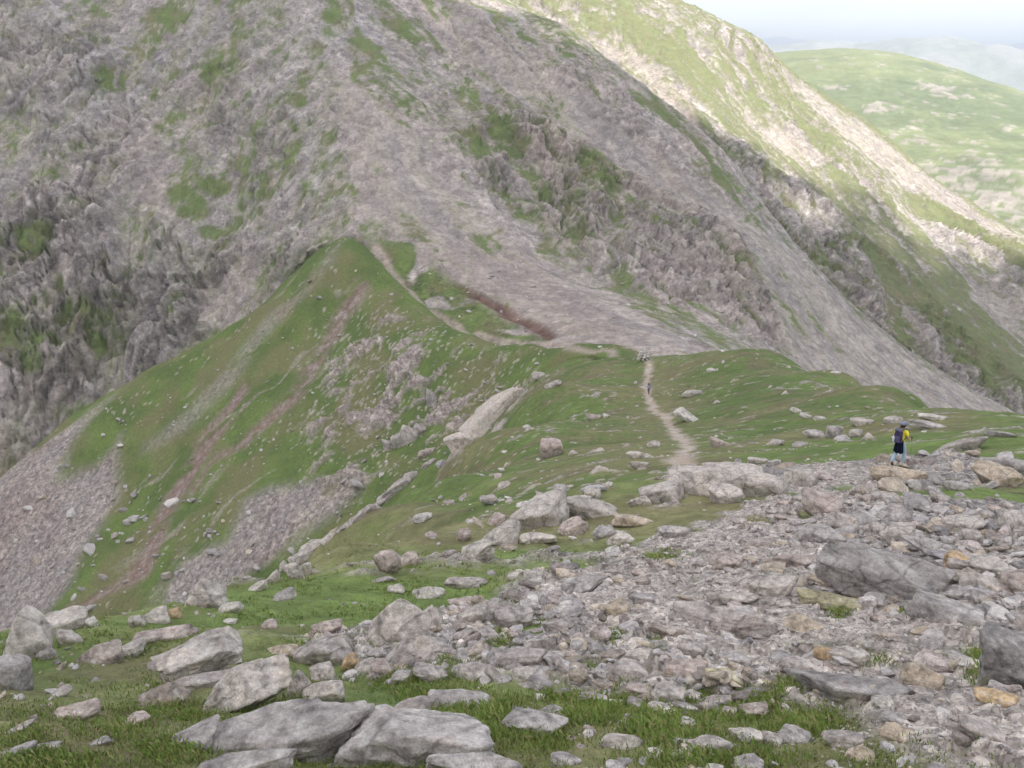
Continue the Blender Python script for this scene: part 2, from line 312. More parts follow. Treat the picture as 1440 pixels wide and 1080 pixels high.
for (a, b, sx, sy, an, K_) in [(160,118,22,20,0,2),(55,345,24,30,0,2),(145,378,16,17,0,2),(108,455,36,26,-20,2),(60,505,34,34,0,2),(15,470,30,44,0,2),(135,490,20,12,0,2),(260,285,34,22,30,2),(360,262,28,20,-15,2),
    (300,262,24,14,0,2),(380,327,16,18,0,2),(300,332,16,14,0,2),(520,66,30,13,25,2),(465,22,16,12,40,2),(600,48,44,10,35,2),(685,205,34,24,10,2),(765,150,34,24,30,2),(725,212,26,12,20,2),(705,178,30,8,40,2),
    (838,240,40,26,25,2),(895,290,22,12,40,2),(1052,372,22,42,-20,2),(1044,440,18,30,0,2),(1130,445,30,34,-20,2),(1095,400,16,24,-30,2),(905,432,70,11,33,2),(1010,250,46,9,38,2),(1068,292,40,9,35,2),(682,342,26,9,25,2),(560,350,30,10,20,2),(420,146,12,9,0,2),
    (905,150,36,8,38,2),(640,25,30,8,30,2),(230,25,40,12,0,2),(140,60,26,10,0,2),(975,460,50,9,30,2),(1180,345,20,12,0,3),(1085,248,24,14,20,3),(1215,345,24,16,30,3),(1335,405,34,40,30,3),(1370,465,44,44,30,3),(1410,520,30,34,0,3),(1320,300,50,12,32,3),(1260,350,30,14,30,3),
    (1150,180,26,7,40,3),(1060,150,40,10,38,3),(1200,250,40,10,40,3),(1010,110,34,8,38,3),(940,50,30,8,32,3)]:
    rr = M_ if K_ == 2 else (440, 720)
    gp = np.maximum(gp, blob(x, y, a, b, sx, sy, *rr, ang=an)*(k == K_))
gr = gden+.44*gp+.30*patch+np.where(side > 0, .60, .24)*streak-.16*crag-.62*scree+.70*(idm-.5)+.25*(i2-.5)+.16*fbm(x/4, y/4, 3, 96)
g = .30*sm(-.45, .0, gr)+.70*sm(-.04, .22, gr)
# colours
fine = fbm(x/2.2, y/2.2, 3, 99)
wrm = np.clip(.5*fbm(x/45, y/45, 3, 61)+.35*wr+.5*scree, -1, 1)
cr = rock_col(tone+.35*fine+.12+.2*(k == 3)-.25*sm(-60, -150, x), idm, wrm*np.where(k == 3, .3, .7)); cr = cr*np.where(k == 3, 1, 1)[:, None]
cs = mix3(SCREE_G, SCREE_T, sm(-.35, .5, streak+.35*(k == 3)+.2*wr))*(1+.42*(idm-.5))[:, None]
c = mix3(cr, cs, np.clip(np.maximum(scree, sm(-.15, .3, streak)*.8*(1-.7*crag)), 0, 1))
c = mix3(c, SCREE_P, in_poly(x, y, wpoly([(575,350),(640,396),(772,477),(905,500),(850,440),(700,340)], *M_), 8)*.6*(k == 2)*(.7+.5*fine))
cg = grass_col(patch+.3*fine+.4*gp, np.clip(sm(-.2, .7, fbm(x/9, y/9, 3, 71))*.8+.25*(k == 3), 0, 1))
cg = mix3(cg, GR_Y, (k == 3)*sm(470, 560, np.hypot(x, y))*.6)
c = mix3(c, cg, g*.9)
scar = near_line(x, y+.6*wx, wline([(640,401),(668,415),(700,429),(740,453),(772,475)], *M_), 1.7, 1.3)*(k == 2)
c = mix3(c, C3(.17,.105,.085), scar); hz = hz*(1-.7*scar)-1.6*scar*sm(.2, 1, scar)
trk = near_line(x, y, wline([(528,346),(520,320),(505,300),(512,270),(530,230),(522,190),(505,165),(480,130),(430,90),(395,62),(376,42),(365,15),(350,-15)], *M_), .8, 1.2)*(k == 2)
c = mix3(c, SCREE_T*1.1, trk*.28)
gst = near_line(x, y, wline([(965,120),(975,150),(982,172)], 440, 720), 1.6, 1.5)*(k == 3); c = mix3(c, DIRT, gst*.7)
strip = in_poly(x, y, wpoly([(530,344),(560,352),(610,376),(650,402),(700,442),(775,481),(700,482),(640,462),(590,425),(550,380)], 200, 345), 2.5)*(k == 2)
c = mix3(c, cg*1.05, strip*sm(-.5, 0, patch+.2)*.95); hz = hz*(1-.7*strip)
pk = near_line(x, y, PATH_CREST, 1.3, .8)*(k == 2); c = mix3(c, DIRT, pk*.85)
hz -= np.where(k == 3, 6.5, 1.5); hz *= lerp(.35, 1, sm(255, 345, np.hypot(x, y)))*(1-.35*g)
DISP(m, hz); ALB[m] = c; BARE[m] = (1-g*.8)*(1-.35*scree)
# ---------- the flank below the crest, and the col
m = (KIND == 1)
x, y = X[m], Y[m]
fl2 = (-.8126, -.5828); a = x*fl2[0]+y*fl2[1]; b = -x*fl2[1]+y*fl2[0]
wx = 4*fbm(x/20, y/20, 3, 150); wy = 4*fbm(x/20, y/20, 3, 151)
e1, i1, f1 = worley((a+wx)/2.6, (b+wy)/1.7, 160); e3, i3, f3 = (lambda t: (t[1]-t[0], t[2], t[0]))(worley(a/.85, b/.65, 161)); e1 = 0*e1+(worley((a+wx)/2.6, (b+wy)/1.7, 160)[1]-worley((a+wx)/2.6, (b+wy)/1.7, 160)[0])
i1 = worley((a+wx)/2.6, (b+wy)/1.7, 160)[2]
sc = np.zeros(x.shape, F32)
for P, s_ in [([(172,542),(104,618),(85,672),(130,655),(160,625),(166,612),(163,650),(166,695),(145,740),(115,785),(100,830),(65,868),(20,905),(-200,1000),(-200,780),(0,672)], 3),
          ([(215,845),(258,778),(318,762),(348,705),(380,688),(450,676),(505,690),(480,712),(430,752),(385,790),(345,815),(310,850),(240,880)], 3),
          ([(478,342),(430,395),(380,440),(330,505),(262,580),(200,622),(200,635),(262,606),(330,540),(372,480),(420,425),(470,365)], 2.5)]:
    sc = np.maximum(sc, in_poly(x, y, wpoly(P, *C_), s_)*(.55+.45*(s_ > 2.6)))
strk = fbm(a/50+wx*.05, (b+wy)/5, 4, 170); pat = fbm(x/11, y/11, 4, 171)
sc = np.clip(sc-.45*sm(.2, .7, strk)*(sc < .999), 0, 1)
sc = np.maximum(sc, sm(.55, .8, strk+.25*pat)*.7*in_poly(x, y, wpoly([(430,380),(520,560),(560,700),(500,760),(200,860),(140,700),(170,545)], *C_), 8)*.8)
red = np.zeros(x.shape, F32)
for P, w_ in [([(507,402),(488,432),(466,468),(440,510),(426,540),(396,575),(366,605),(345,622)], 2.0), ([(330,562),(303,605),(272,652),(250,690),(226,738),(206,778),(192,806)], 3.0),
              ([(192,806),(150,838),(112,866),(80,890)], 1.3), ([(345,622),(300,650),(270,690)], 1.3)]:
    red = np.maximum(red, near_line(x+wx*.5, y+wy*.5, wline(P, *C_), w_*1.15, 2.4)*sm(-.6, .0, fbm(a/12, b/4, 3, 180)+.12))
stony = in_poly(x, y, wpoly([(470,420),(560,440),(640,480),(740,500),(740,560),(660,620),(560,640),(520,700),(440,700),(420,600),(450,500)], *C_), 9)
hz = .7*fbm(x/14, y/14, 4, 172)+1.2*fbm(x/45, y/45, 2, 173)+sc*.22*sm(0, .5, e3)*(.3+i3)-red*.6
st = ((i1 > .93-.2*stony) & (f1 < .24+.2*i3)).astype(F32)*(1-red)           # half-buried stones
rk = sm(.28, .5, ridged((a+wx)/16, (b+wy)/7, 3, 175)*.6+stony*.2+.35*pat-.22)*stony
hz += st*(.34-.3*f1)*2.2*(.5+i3)+rk*(.9+1.2*i1)*sm(0, .3, e1)
shoulder = np.zeros(x.shape)
fine = fbm(x/1.6, y/1.6, 3, 177)
cg = grass_col(pat+.4*fine, sm(.0, .8, fbm(x/16, y/16, 3, 178)+.25)*.8)
cs = mix3(SCREE_G*.92, SCREE_T*.84, sm(-.4, .6, strk))*(1+.55*(i3-.5))[:, None]
left = in_poly(x, y, wpoly([(150,560),(0,660),(-200,760),(-200,900),(0,800),(60,720),(120,640)], *C_), 8)
cs = mix3(cs, SCREE_P*.9*(1+.7*(i3-.5))[:, None], sm(-.1, .7, fbm(x/20, y/20, 2, 179)+.3*left)*.7)
cr = rock_col(.4+.5*fine+.4*(i1-.5), i3, .4+0*x)
cl = fbm(x/13, y/13, 4, 185); t_ = worley(a/.95, b/.8, 186); sp = ((t_[2] > 1.0-.09*sm(.05, .7, cl)-.14*stony) & (t_[0] < .25+.25*t_[2])).astype(F32)*(1-red)*(1-sc)
hz = hz+sp*.22; cg = mix3(cg, rock_col(.5+.3*fine, t_[2], .4+0*x), sp*.6)
c = mix3(cg, cs, sc); c = mix3(c, mix3(RED, SCREE_P, sm(-.3, .5, fine)), np.clip(red*.95, 0, 1)); c = mix3(c, cr, np.clip(st*(1-red)+rk, 0, 1))
p1 = near_line(x, y, PATH_CREST, np.interp(np.arange(len(PATH_CREST)), [0, 4, 12, 22, 40], [1.0, 1.0, 1.9, .9, .6]), .8); p2 = near_line(x, y, PATH_LOOP, .6, .6)
pth = np.maximum(p1, p2)
c = mix3(c, mix3(DIRT, SCREE_P*1.3, sm(-.3, .4, fine)), pth*.85)
DISP(m, hz-.25*pth); ALB[m] = c; BARE[m] = np.clip(np.maximum(sc, red*.5)+st+rk, 0, 1)*(1-pth*.6)
PATHV = np.zeros(len(X), F32); PATHV[m] = pth
# ---------- the near slope, the green dome, the rib
m = (KIND == 0)
x, y, r = X[m], Y[m], RG[m]
STONY = wpoly([(1500,700),(1330,705),(1200,690),(1120,688),(1040,715),(960,752),(880,780),(790,812),(700,850),(610,880),(480,900),(430,940),(560,965),(640,945),(720,960),(860,985),(1030,1000),(1120,1010),(1190,1040),(1240,1085),(1300,1200),(1700,1500),(2300,1500),(2300,740)], 0, 45)
STONY2 = wpoly([(940,665),(1060,645),(1200,640),(1300,640),(1440,650),(1440,680),(1300,690),(1180,690),(1080,690)], 20, 45)
TRACK = wline([(960,655),(1060,648),(1150,650),(1180,672),(1120,712),(1060,745),(1010,775),(990,800),(940,830),(1000,856),(1100,890),(1210,908),(1260,935),(1330,985),(1400,1040)], 0, 48)
def track(x, y): return near_line(x, y, TRACK, np.interp(np.arange(len(TRACK)), [0, len(TRACK)*.6, len(TRACK)], [1.0, 1.6, .8]), .4)
def stony_mask(x, y): return np.maximum(in_poly(x, y, STONY, .8), .9*in_poly(x, y, STONY2, 1.2))
sto = stony_mask(x, y)
POCKETS = [(930,785,34,7),(1062,735,26,6),(1140,722,22,6),(1180,866,16,5),(860,900,26,8),(925,912,18,6),(835,945,22,8),(1105,968,30,10),(1290,862,30,5),(1160,1018,40,12),(1060,985,34,9),(700,905,30,9),(620,930,30,8),(1385,945,24,18),(760,880,26,7),(980,985,30,8),(1340,700,40,7),(1230,935,20,6),(790,985,40,10),(880,960,18,7)]
for a_, b_, c_, d_ in POCKETS: sto = sto*(1-.8*blob(x, y, a_, b_, c_, d_, 0, 45))
wx = .5*fbm(x/2.5, y/2.5, 3, 210); wy = .5*fbm(x/2.5, y/2.5, 3, 211)
n1 = fbm(x/1.7, y/1.7, 4, 212); n2 = fbm(x/.35, y/.35, 3, 213); n3 = fbm(x/9, y/9, 4, 214); n4 = fbm(x/40, y/40, 3, 215)
ns = sm(-.22, .2, sto-.5+.55*n1+.34*n3)               # bare stone and gravel
fs = sm(14, 45, r)
e1, i1, f1 = (lambda t: (t[1]-t[0], t[2], t[0]))(worley((x+wx*.3)/.42, (y+wy*.3)/.34, 220))
e2, i2, f2_ = (lambda t: (t[1]-t[0], t[2], t[0]))(worley(x/.13, y/.11, 221))
e4, i4, f4 = (lambda t: (t[1]-t[0], t[2], t[0]))(worley((x+wx)/2.1, (y+wy)/1.5, 222))
hz = .09*n1*(1-fs)+.03*n2*(1-fs)*(1-.3*ns)+.30*n3*sm(8, 30, r)+.8*n4*sm(40, 90, r)+.03*n1
hf, gf, jf = facet((x+wx*.3)/.55, (y+wy*.3)/.42, 240); hz += ns*(.10*hf*(jf > .35)+.035*sm(0, .5, e2)*(.2+i2))
bst = ((i4 > .975) & (f4 < .13+.22*i1) & (r > 42)).astype(F32)*(1-ns)
bst *= sm(-.2, .3, fbm(x/25, y/25, 2, 224)+.12)
hz += bst*(.34-f4)*1.6
ribm = near_line(x, y, np.array([cast(*q)[:2] for q in ((738,556),(700,600),(642,640),(590,674))]), np.array([2.6,2.6,2.6,2.2]), np.array(2.0))*sm(14, 22, r)
rkn = sm(.2, .5, ridged((x+2*wx)/4, (y+2*wy)/3, 3, 226)*.7+.35*n3+.3*ribm-.30)*ribm
f5, f6, i5 = worley((x+2*wx)/2.6, (y+2*wy)/2.2, 227)
hz += rkn*(.35+.6*sm(0, .35, f6-f5)*(.4+i5))*sm(10, 120, r)
cg = grass_col(.5*n3+.5*n1*(1-fs)+.5*n4+.3*n2*(1-fs), np.clip(sm(-.1, .75, fbm(x/14, y/14, 4, 228)+.35*n1+.15)*.9, 0, 1))
cg = cg*(1+.14*(1-fs))[:, None]
far_ = r > 38
t_ = worley(x/.62, y/.55, 236); cl = fbm(x/11, y/9, 4, 237); sp = (far_ & (t_[2] > 1.0-.12*sm(.1, .7, cl)) & (t_[0] < .2+.25*t_[2])).astype(F32)
hz += sp*.12; cg = mix3(cg, rock_col(.4+.3*n1, t_[2], .4+0*x), sp*.6)
cs = mix3(C3(.27,.245,.23), C3(.37,.335,.30), sm(-.5, .5, n1+.4*n2))*(1+.55*(i2-.5)+.25*(i1-.5))[:, None]
tk = track(x, y); cs = mix3(cs, C3(.40,.358,.318)*(1+.3*(i2-.5))[:, None], tk*.85)
c = mix3(cg, cs, ns); c = mix3(c, rock_col(.5+.5*n1, i4, .3+0*x), np.clip(bst+rkn, 0, 1))
c = mix3(c, C3(.16,.125,.085), (1-ns)*sm(.25, .8, fbm(x/6, y/4, 4, 229)+.25*fbm(x/1.2, y/1.2, 3, 231)*(1-fs)+.1)*.55)
c = c*(1+(1-ns)*.22*fbm(x/.9, y/.9, 3, 232)*(1-.6*fs)+(1-ns)*.16*fbm(x/3.1, y/2.6, 4, 233))[:, None]
p = near_line(x+1.1*wx, y+1.1*wy, PATH_COL, np.interp(np.arange(len(PATH_COL)), [0, 6, 10, 14], [.6, .7, .8, .9]), .5)
c = mix3(c, mix3(C3(.40,.32,.26), SCREE_T*1.15, sm(-.3, .5, n1)), p*.92)
brown = near_line(x, y, wline([(926,508),(922,540),(930,560),(930,600),(925,640)], 60, 215), 3.5, 4)
c = mix3(c, GR_D*1.12, brown*.55*(1-p)*(1-ns))
Z[m] += hz-.12*p; ALB[m] = c; PATHV[m] = p; BARE[m] = ns
# ---------- the green hill and the far hills
m = (KIND == 4); x, y = X[m], Y[m]
n3 = fbm(x/60, y/60, 5, 300); n4 = fbm(x/420, y/300, 3, 301)
rock = in_poly(x, y, wpoly([(1290,195),(1440,235),(1600,300),(1600,700),(1440,440),(1300,300),(1230,215)], 700, 2300), 90)
rock = np.maximum(rock, .75*blob(x, y, 1330, 126, 44, 7, 900, 2600, 12)); rock = np.maximum(rock, .7*blob(x, y, 1185, 124, 18, 5, 900, 2600)); rock = np.maximum(rock, .65*blob(x, y, 1245, 150, 30, 9, 900, 2600))
e1, i1, f1 = (lambda t: (t[1]-t[0], t[2], t[0]))(worley(x/9, y/7, 303))
rk = sm(-.12, .22, rock*.7-.52+.5*n3+.9*(i1-.5)+.4*fbm(x/25, y/25, 3, 306))
tor = sm(.75, .95, 0*x+fbm(x/500, y/300, 2, 305)+.4)*0
c = mix3(mix3(C3(.17,.20,.10), C3(.25,.275,.13), sm(-.4, .5, n4+.4*n3)), rock_col(.2+.5*n3, i1, .5+0*x), rk*.72)
hz = 6*n4+1.2*n3+rk*1.0*i1
Z[m] += hz*sm(700, 1100, np.hypot(x, y)); ALB[m] = c
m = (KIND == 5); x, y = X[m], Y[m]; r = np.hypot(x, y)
n3 = fbm(x/300, y/300, 5, 310); n4 = ridged(x/1300, y/1300, 3, 311)
c = mix3(C3(.34,.35,.30), C3(.48,.465,.44), sm(-.3, .6, n3+.2*n4-.1)*sm(13000, 9000, r)*.7); c = mix3(c, C3(.03,.05,.10), sm(9500, 12000, r))  # haze paleness and the blue of distance are painted into the base colour
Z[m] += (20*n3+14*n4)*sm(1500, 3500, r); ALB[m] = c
# ------------------------------------------------------------------ write the sheet out, one object per land form (they share their border vertices)
def tago(o, label=None, cat=None, group=None, kind=None):
    if label: o['label'] = label
    if cat: o['category'] = cat
    if group: o['group'] = group
    if kind: o['kind'] = kind
    return o
def mesh_np(name, V, Fc, smooth=True, col=None, loc=None, bare=None):
    """V (n,3), Fc (m,3|4) int -> mesh"""
    me = bpy.data.meshes.new(name); n, q = Fc.shape
    me.vertices.add(len(V)); me.vertices.foreach_set('co', np.ascontiguousarray(V, F32).ravel())
    me.loops.add(n*q); me.loops.foreach_set('vertex_index', np.ascontiguousarray(Fc, np.int32).ravel())
    me.polygons.add(n); me.polygons.foreach_set('loop_start', np.arange(0, n*q, q, dtype=np.int32))
    if col is not None:
        at = me.color_attributes.new('tint', 'FLOAT_COLOR', 'POINT'); at.data.foreach_set('color', np.c_[np.clip(col, 0, 1), np.ones(len(V)) if bare is None else bare].astype(F32).ravel())
    me.update(calc_edges=True)
    me.polygons.foreach_set('use_smooth', np.full(n, smooth)); return me
def link(name, me, mat=None, parent=None, loc=None):
    o = bpy.data.objects.new(name, me); COL.objects.link(o)
    if mat is not None and me is not None and not me.materials: me.materials.append(mat)
    if parent is not None: o.parent = parent
    if loc is not None: o.location = loc
    return o
# ------------------------------------------------------------------ materials
def new_mat(name):
    m = bpy.data.materials.new(name); m.use_nodes = True; nt = m.node_tree; nt.nodes.clear()
    out = nt.nodes.new('ShaderNodeOutputMaterial'); b = nt.nodes.new('ShaderNodeBsdfPrincipled'); nt.links.new(b.outputs[0], out.inputs[0])
    b.inputs['Roughness'].default_value = .95; b.inputs['Specular IOR Level'].default_value = .15
    return m, nt, b
def nd(nt, t, **k):
    n = nt.nodes.new(t)
    for a, v in k.items():
        if a in n.inputs.keys(): n.inputs[a].default_value = v
        else: setattr(n, a, v)
    return n
def land_mat(name, scales, bump=.6, dist=.1, var=.35, crack=0, cells=()):
    m, nt, b = new_mat(name); L = nt.links
    at = nd(nt, 'ShaderNodeAttribute', attribute_name='tint'); tc = nd(nt, 'ShaderNodeTexCoord')
    cur = at.outputs['Color']; hsum = None
    for i, sc_ in enumerate(scales):
        n = nd(nt, 'ShaderNodeTexNoise', Scale=sc_, Detail=6., Roughness=.65); L.new(tc.outputs['Object'], n.inputs['Vector'])
        mr = nd(nt, 'ShaderNodeMapRange'); mr.inputs['From Min'].default_value = .3; mr.inputs['From Max'].default_value = .7
        mr.inputs['To Min'].default_value = 1-var; mr.inputs['To Max'].default_value = 1+var; L.new(n.outputs['Fac'], mr.inputs['Value'])
        mx = nd(nt, 'ShaderNodeVectorMath', operation='SCALE'); L.new(cur, mx.inputs[0]); L.new(mr.outputs[0], mx.inputs['Scale']); cur = mx.outputs[0]
        hm = nd(nt, 'ShaderNodeMath', operation='MULTIPLY'); hm.inputs[1].default_value = (scales[0]/sc_)**.85; L.new(n.outputs['Fac'], hm.inputs[0]); h = hm.outputs[0]
        if hsum is None: hsum = h
        else:
            ad = nd(nt, 'ShaderNodeMath', operation='ADD'); L.new(hsum, ad.inputs[0]); L.new(h, ad.inputs[1]); hsum = ad.outputs[0]
    for cs_, amt in cells:                     # broken stone: every fragment has its own tone and tilt
        wn = nd(nt, 'ShaderNodeTexNoise', Scale=cs_*.8, Detail=2.); L.new(tc.outputs['Object'], wn.inputs['Vector'])
        va = nd(nt, 'ShaderNodeVectorMath', operation='MULTIPLY_ADD'); va.inputs[1].default_value = (.4/cs_,)*3; L.new(wn.outputs['Color'], va.inputs[0]); L.new(tc.outputs['Object'], va.inputs[2])
        vo = nd(nt, 'ShaderNodeTexVoronoi', Scale=cs_); L.new(va.outputs[0], vo.inputs['Vector'])
        sp = nd(nt, 'ShaderNodeSeparateColor'); L.new(vo.outputs['Color'], sp.inputs[0])
        mr = nd(nt, 'ShaderNodeMapRange'); mr.inputs['To Min'].default_value = -amt; mr.inputs['To Max'].default_value = amt; L.new(sp.outputs[0], mr.inputs['Value'])
        mu = nd(nt, 'ShaderNodeMath', operation='MULTIPLY_ADD'); mu.inputs[2].default_value = 1.; L.new(mr.outputs[0], mu.inputs[0]); L.new(at.outputs['Alpha'], mu.inputs[1])
        mx = nd(nt, 'ShaderNodeVectorMath', operation='SCALE'); L.new(cur, mx.inputs[0]); L.new(mu.outputs[0], mx.inputs['Scale']); cur = mx.outputs[0]
        hm = nd(nt, 'ShaderNodeMath', operation='MULTIPLY_ADD'); hm.inputs[1].default_value = -.9*scales[0]/cs_; L.new(vo.outputs['Distance'], hm.inputs[0]); L.new(sp.outputs[1], hm.inputs[2])
        hb = nd(nt, 'ShaderNodeMath', operation='MULTIPLY'); L.new(hm.outputs[0], hb.inputs[0]); L.new(at.outputs['Alpha'], hb.inputs[1])
        ad = nd(nt, 'ShaderNodeMath', operation='MULTIPLY_ADD'); ad.inputs[1].default_value = .6; L.new(hb.outputs[0], ad.inputs[0]); L.new(hsum, ad.inputs[2]); hsum = ad.outputs[0]
    if crack:
        vo = nd(nt, 'ShaderNodeTexVoronoi', feature='DISTANCE_TO_EDGE', Scale=crack); wn = nd(nt, 'ShaderNodeTexNoise', Scale=crack*1.3, Detail=3.); L.new(tc.outputs['Object'], wn.inputs['Vector'])
        va = nd(nt, 'ShaderNodeVectorMath', operation='MULTIPLY_ADD'); va.inputs[1].default_value = (.35, .35, .35); L.new(wn.outputs['Color'], va.inputs[0]); L.new(tc.outputs['Object'], va.inputs[2]); L.new(va.outputs[0], vo.inputs['Vector'])
        ck = nd(nt, 'ShaderNodeMapRange'); ck.inputs['From Max'].default_value = .06; L.new(vo.outputs['Distance'], ck.inputs['Value'])
        ad = nd(nt, 'ShaderNodeMath', operation='MULTIPLY_ADD'); ad.inputs[1].default_value = .22; L.new(ck.outputs[0], ad.inputs[0]); L.new(hsum, ad.inputs[2]); hsum = ad.outputs[0]
        mr = nd(nt, 'ShaderNodeMapRange'); mr.inputs['To Min'].default_value = .72; L.new(ck.outputs[0], mr.inputs['Value'])
        mx = nd(nt, 'ShaderNodeVectorMath', operation='SCALE'); L.new(cur, mx.inputs[0]); L.new(mr.outputs[0], mx.inputs['Scale']); cur = mx.outputs[0]
    L.new(cur, b.inputs['Base Color'])
    bp = nd(nt, 'ShaderNodeBump', Strength=bump, Distance=dist); L.new(hsum, bp.inputs['Height']); L.new(bp.outputs[0], b.inputs['Normal'])
    return m
M_NEAR = land_mat('ground_cover', [1.6, 9., 40.], .8, .12, .22, cells=((9., .35), (28., .3)))
M_MID = land_mat('hillside_cover', [1.2, 5.], .7, .18, .2, cells=((1.3, .24), (2.6, .22)))
M_MOUNT = land_mat('mountain_rock', [.3, 1.1], .8, .8, .15, cells=((.17, .16), (.45, .22), (1.0, .18)))
M_FAR = land_mat('far_land', [.02, .1], .4, 4., .2)
V = np.c_[X+DX, Y+DY, Z].astype(F32); del Zs
idx = np.arange(NA*NR).reshape(NA, NR)
Q = np.stack([idx[:-1, :-1], idx[1:, :-1], idx[1:, 1:], idx[:-1, 1:]], -1).reshape(-1, 4)
qk = np.max(KIND[Q], 1); qk = np.where(qk == 3, 2, qk)
qk = np.where((np.mean(PATHV[Q], 1) > .55) & (qk < 2), 9, qk)
for kk, nm, mt in [(0, 'ground', M_NEAR), (1, 'hillside', M_MID), (2, 'mountain', M_MOUNT), (4, 'hill', M_FAR), (5, 'far_hills', M_FAR), (9, 'path', M_MID)]:
    f = Q[qk == kk]; u, inv = np.unique(f, return_inverse=True)
    me = mesh_np(nm, V[u], inv.reshape(-1, 4), True, ALB[u], bare=BARE[u]); o = link(nm, me, mt); tago(o, kind='structure')
# ------------------------------------------------------------------ light, sky, cloud, haze
SUN_AZ, SUN_EL = radians(140), radians(46)          # azimuth clockwise from the view direction (+Y)
sd = Vector((sin(SUN_AZ)*cos(SUN_EL), cos(SUN_AZ)*cos(SUN_EL), sin(SUN_EL)))
sl = bpy.data.lights.new('sun', 'SUN'); sl.energy = 2.9; sl.angle = radians(.6); sl.color = (1, .965, .91)
so = bpy.data.objects.new('sun', sl); COL.objects.link(so); so.rotation_euler = sd.to_track_quat('Z', 'Y').to_euler()
w = bpy.data.worlds.new('World'); scene.world = w; w.use_nodes = True; nt = w.node_tree; nt.nodes.clear(); L = nt.links
wo = nd(nt, 'ShaderNodeOutputWorld'); bg = nd(nt, 'ShaderNodeBackground'); L.new(bg.outputs[0], wo.inputs[0])
sky = nt.nodes.new('ShaderNodeTexSky'); sky.sky_type = 'NISHITA'; sky.sun_disc = False; sky.sun_elevation = SUN_EL; sky.sun_rotation = SUN_AZ; sky.altitude = 800; sky.dust_density = 1.5
tc = nd(nt, 'ShaderNodeTexCoord'); mp = nd(nt, 'ShaderNodeMapping'); mp.inputs['Scale'].default_value = (1, 1, 5.); L.new(tc.outputs['Generated'], mp.inputs[0])
nz = nd(nt, 'ShaderNodeTexNoise', Scale=3.2, Detail=7., Roughness=.55); L.new(mp.outputs[0], nz.inputs['Vector'])
cr = nd(nt, 'ShaderNodeMapRange'); cr.interpolation_type = 'SMOOTHSTEP'; cr.inputs['From Min'].default_value = .30; cr.inputs['From Max'].default_value = .62; L.new(nz.outputs['Fac'], cr.inputs['Value'])
mx = nd(nt, 'ShaderNodeMix', data_type='RGBA'); L.new(cr.outputs[0], mx.inputs[0]); L.new(sky.outputs[0], mx.inputs[6]); mx.inputs[7].default_value = (6.2, 6.5, 7.0, 1)
L.new(mx.outputs[2], bg.inputs[0]); bg.inputs[1].default_value = .1
# a cloud whose underside is high over the near slopes: it is what keeps them out of the sun
def cloud():
    H0 = 1150.; base = np.array([sd.x, sd.y])*(H0+60)/sd.z        # the shift between a point of ground and the cloud that shades it
    out = []
    gx = np.unique(np.round(np.r_[np.linspace(-5200, 5200, 90), np.arange(-150, 760, 7.)])); gy = np.unique(np.round(np.r_[np.linspace(-5200, 2500, 70), np.arange(180, 620, 7.)])); GX, GY = np.meshgrid(gx, gy, indexing='ij')
    sx, sy = GX, GY                                                   # ground point shaded
    edge = 478-.10*np.clip(sx, 0, 1e9)+14*fbm(sx/90, sy/90, 3, 400)
    edge = np.where(sx < -50, edge+(-50-sx)*1.3, edge)
    d = (edge-sy); far = np.minimum.reduce([5000-abs(sx), sy+5000])
    t = np.minimum(d/190+.62*fbm(sx/17, sy/17, 2, 410)*sm(240, 90, d)*sm(-120, -20, d)+.30*fbm(sx/90, sy/60, 2, 411)*sm(170, 40, d), far/400)
    up = np.sqrt(np.clip(t, 0, 1))*(60+50*fbm(sx/500, sy/500, 4, 401)+40*sm(0, 12, t*1.0)); lo = np.sqrt(np.clip(t, 0, 1))*(14+8*fbm(sx/300, sy/300, 3, 402))
    ok = t > 0
    return GX+base[0], GY+base[1], H0, up, lo, ok
cx, cy, H0, up, lo, ok = cloud(); n, n2 = cx.shape
vi = np.arange(n*n2).reshape(n, n2); okq = ok[:-1, :-1] | ok[1:, :-1] | ok[1:, 1:] | ok[:-1, 1:]
q = np.stack([vi[:-1, :-1], vi[1:, :-1], vi[1:, 1:], vi[:-1, 1:]], -1)[okq]
Vt = np.c_[cx.ravel(), cy.ravel(), (H0+np.maximum(up, .5)).ravel()]; Vb = np.c_[cx.ravel(), cy.ravel(), (H0-np.maximum(lo, .5)).ravel()]
f = np.r_[q, q[:, ::-1]+n*n2]
u, inv = np.unique(f, return_inverse=True)
me = mesh_np('cloud', np.r_[Vt, Vb][u], inv.reshape(-1, 4), True)
mc, nt, b = new_mat('cloud_vapour'); nt.nodes.remove(b); tr = nd(nt, 'ShaderNodeBsdfTranslucent'); tr.inputs[0].default_value = (.96, .94, .95, 1)
df = nd(nt, 'ShaderNodeBsdfDiffuse'); df.inputs[0].default_value = (.93, .93, .95, 1); ms = nd(nt, 'ShaderNodeMixShader'); ms.inputs[0].default_value = .75
nt.links.new(df.outputs[0], ms.inputs[1]); nt.links.new(tr.outputs[0], ms.inputs[2]); nt.links.new(ms.outputs[0], [x_ for x_ in nt.nodes if x_.type == 'OUTPUT_MATERIAL'][0].inputs[0])
tago(link('cloud', me, mc), kind='structure')
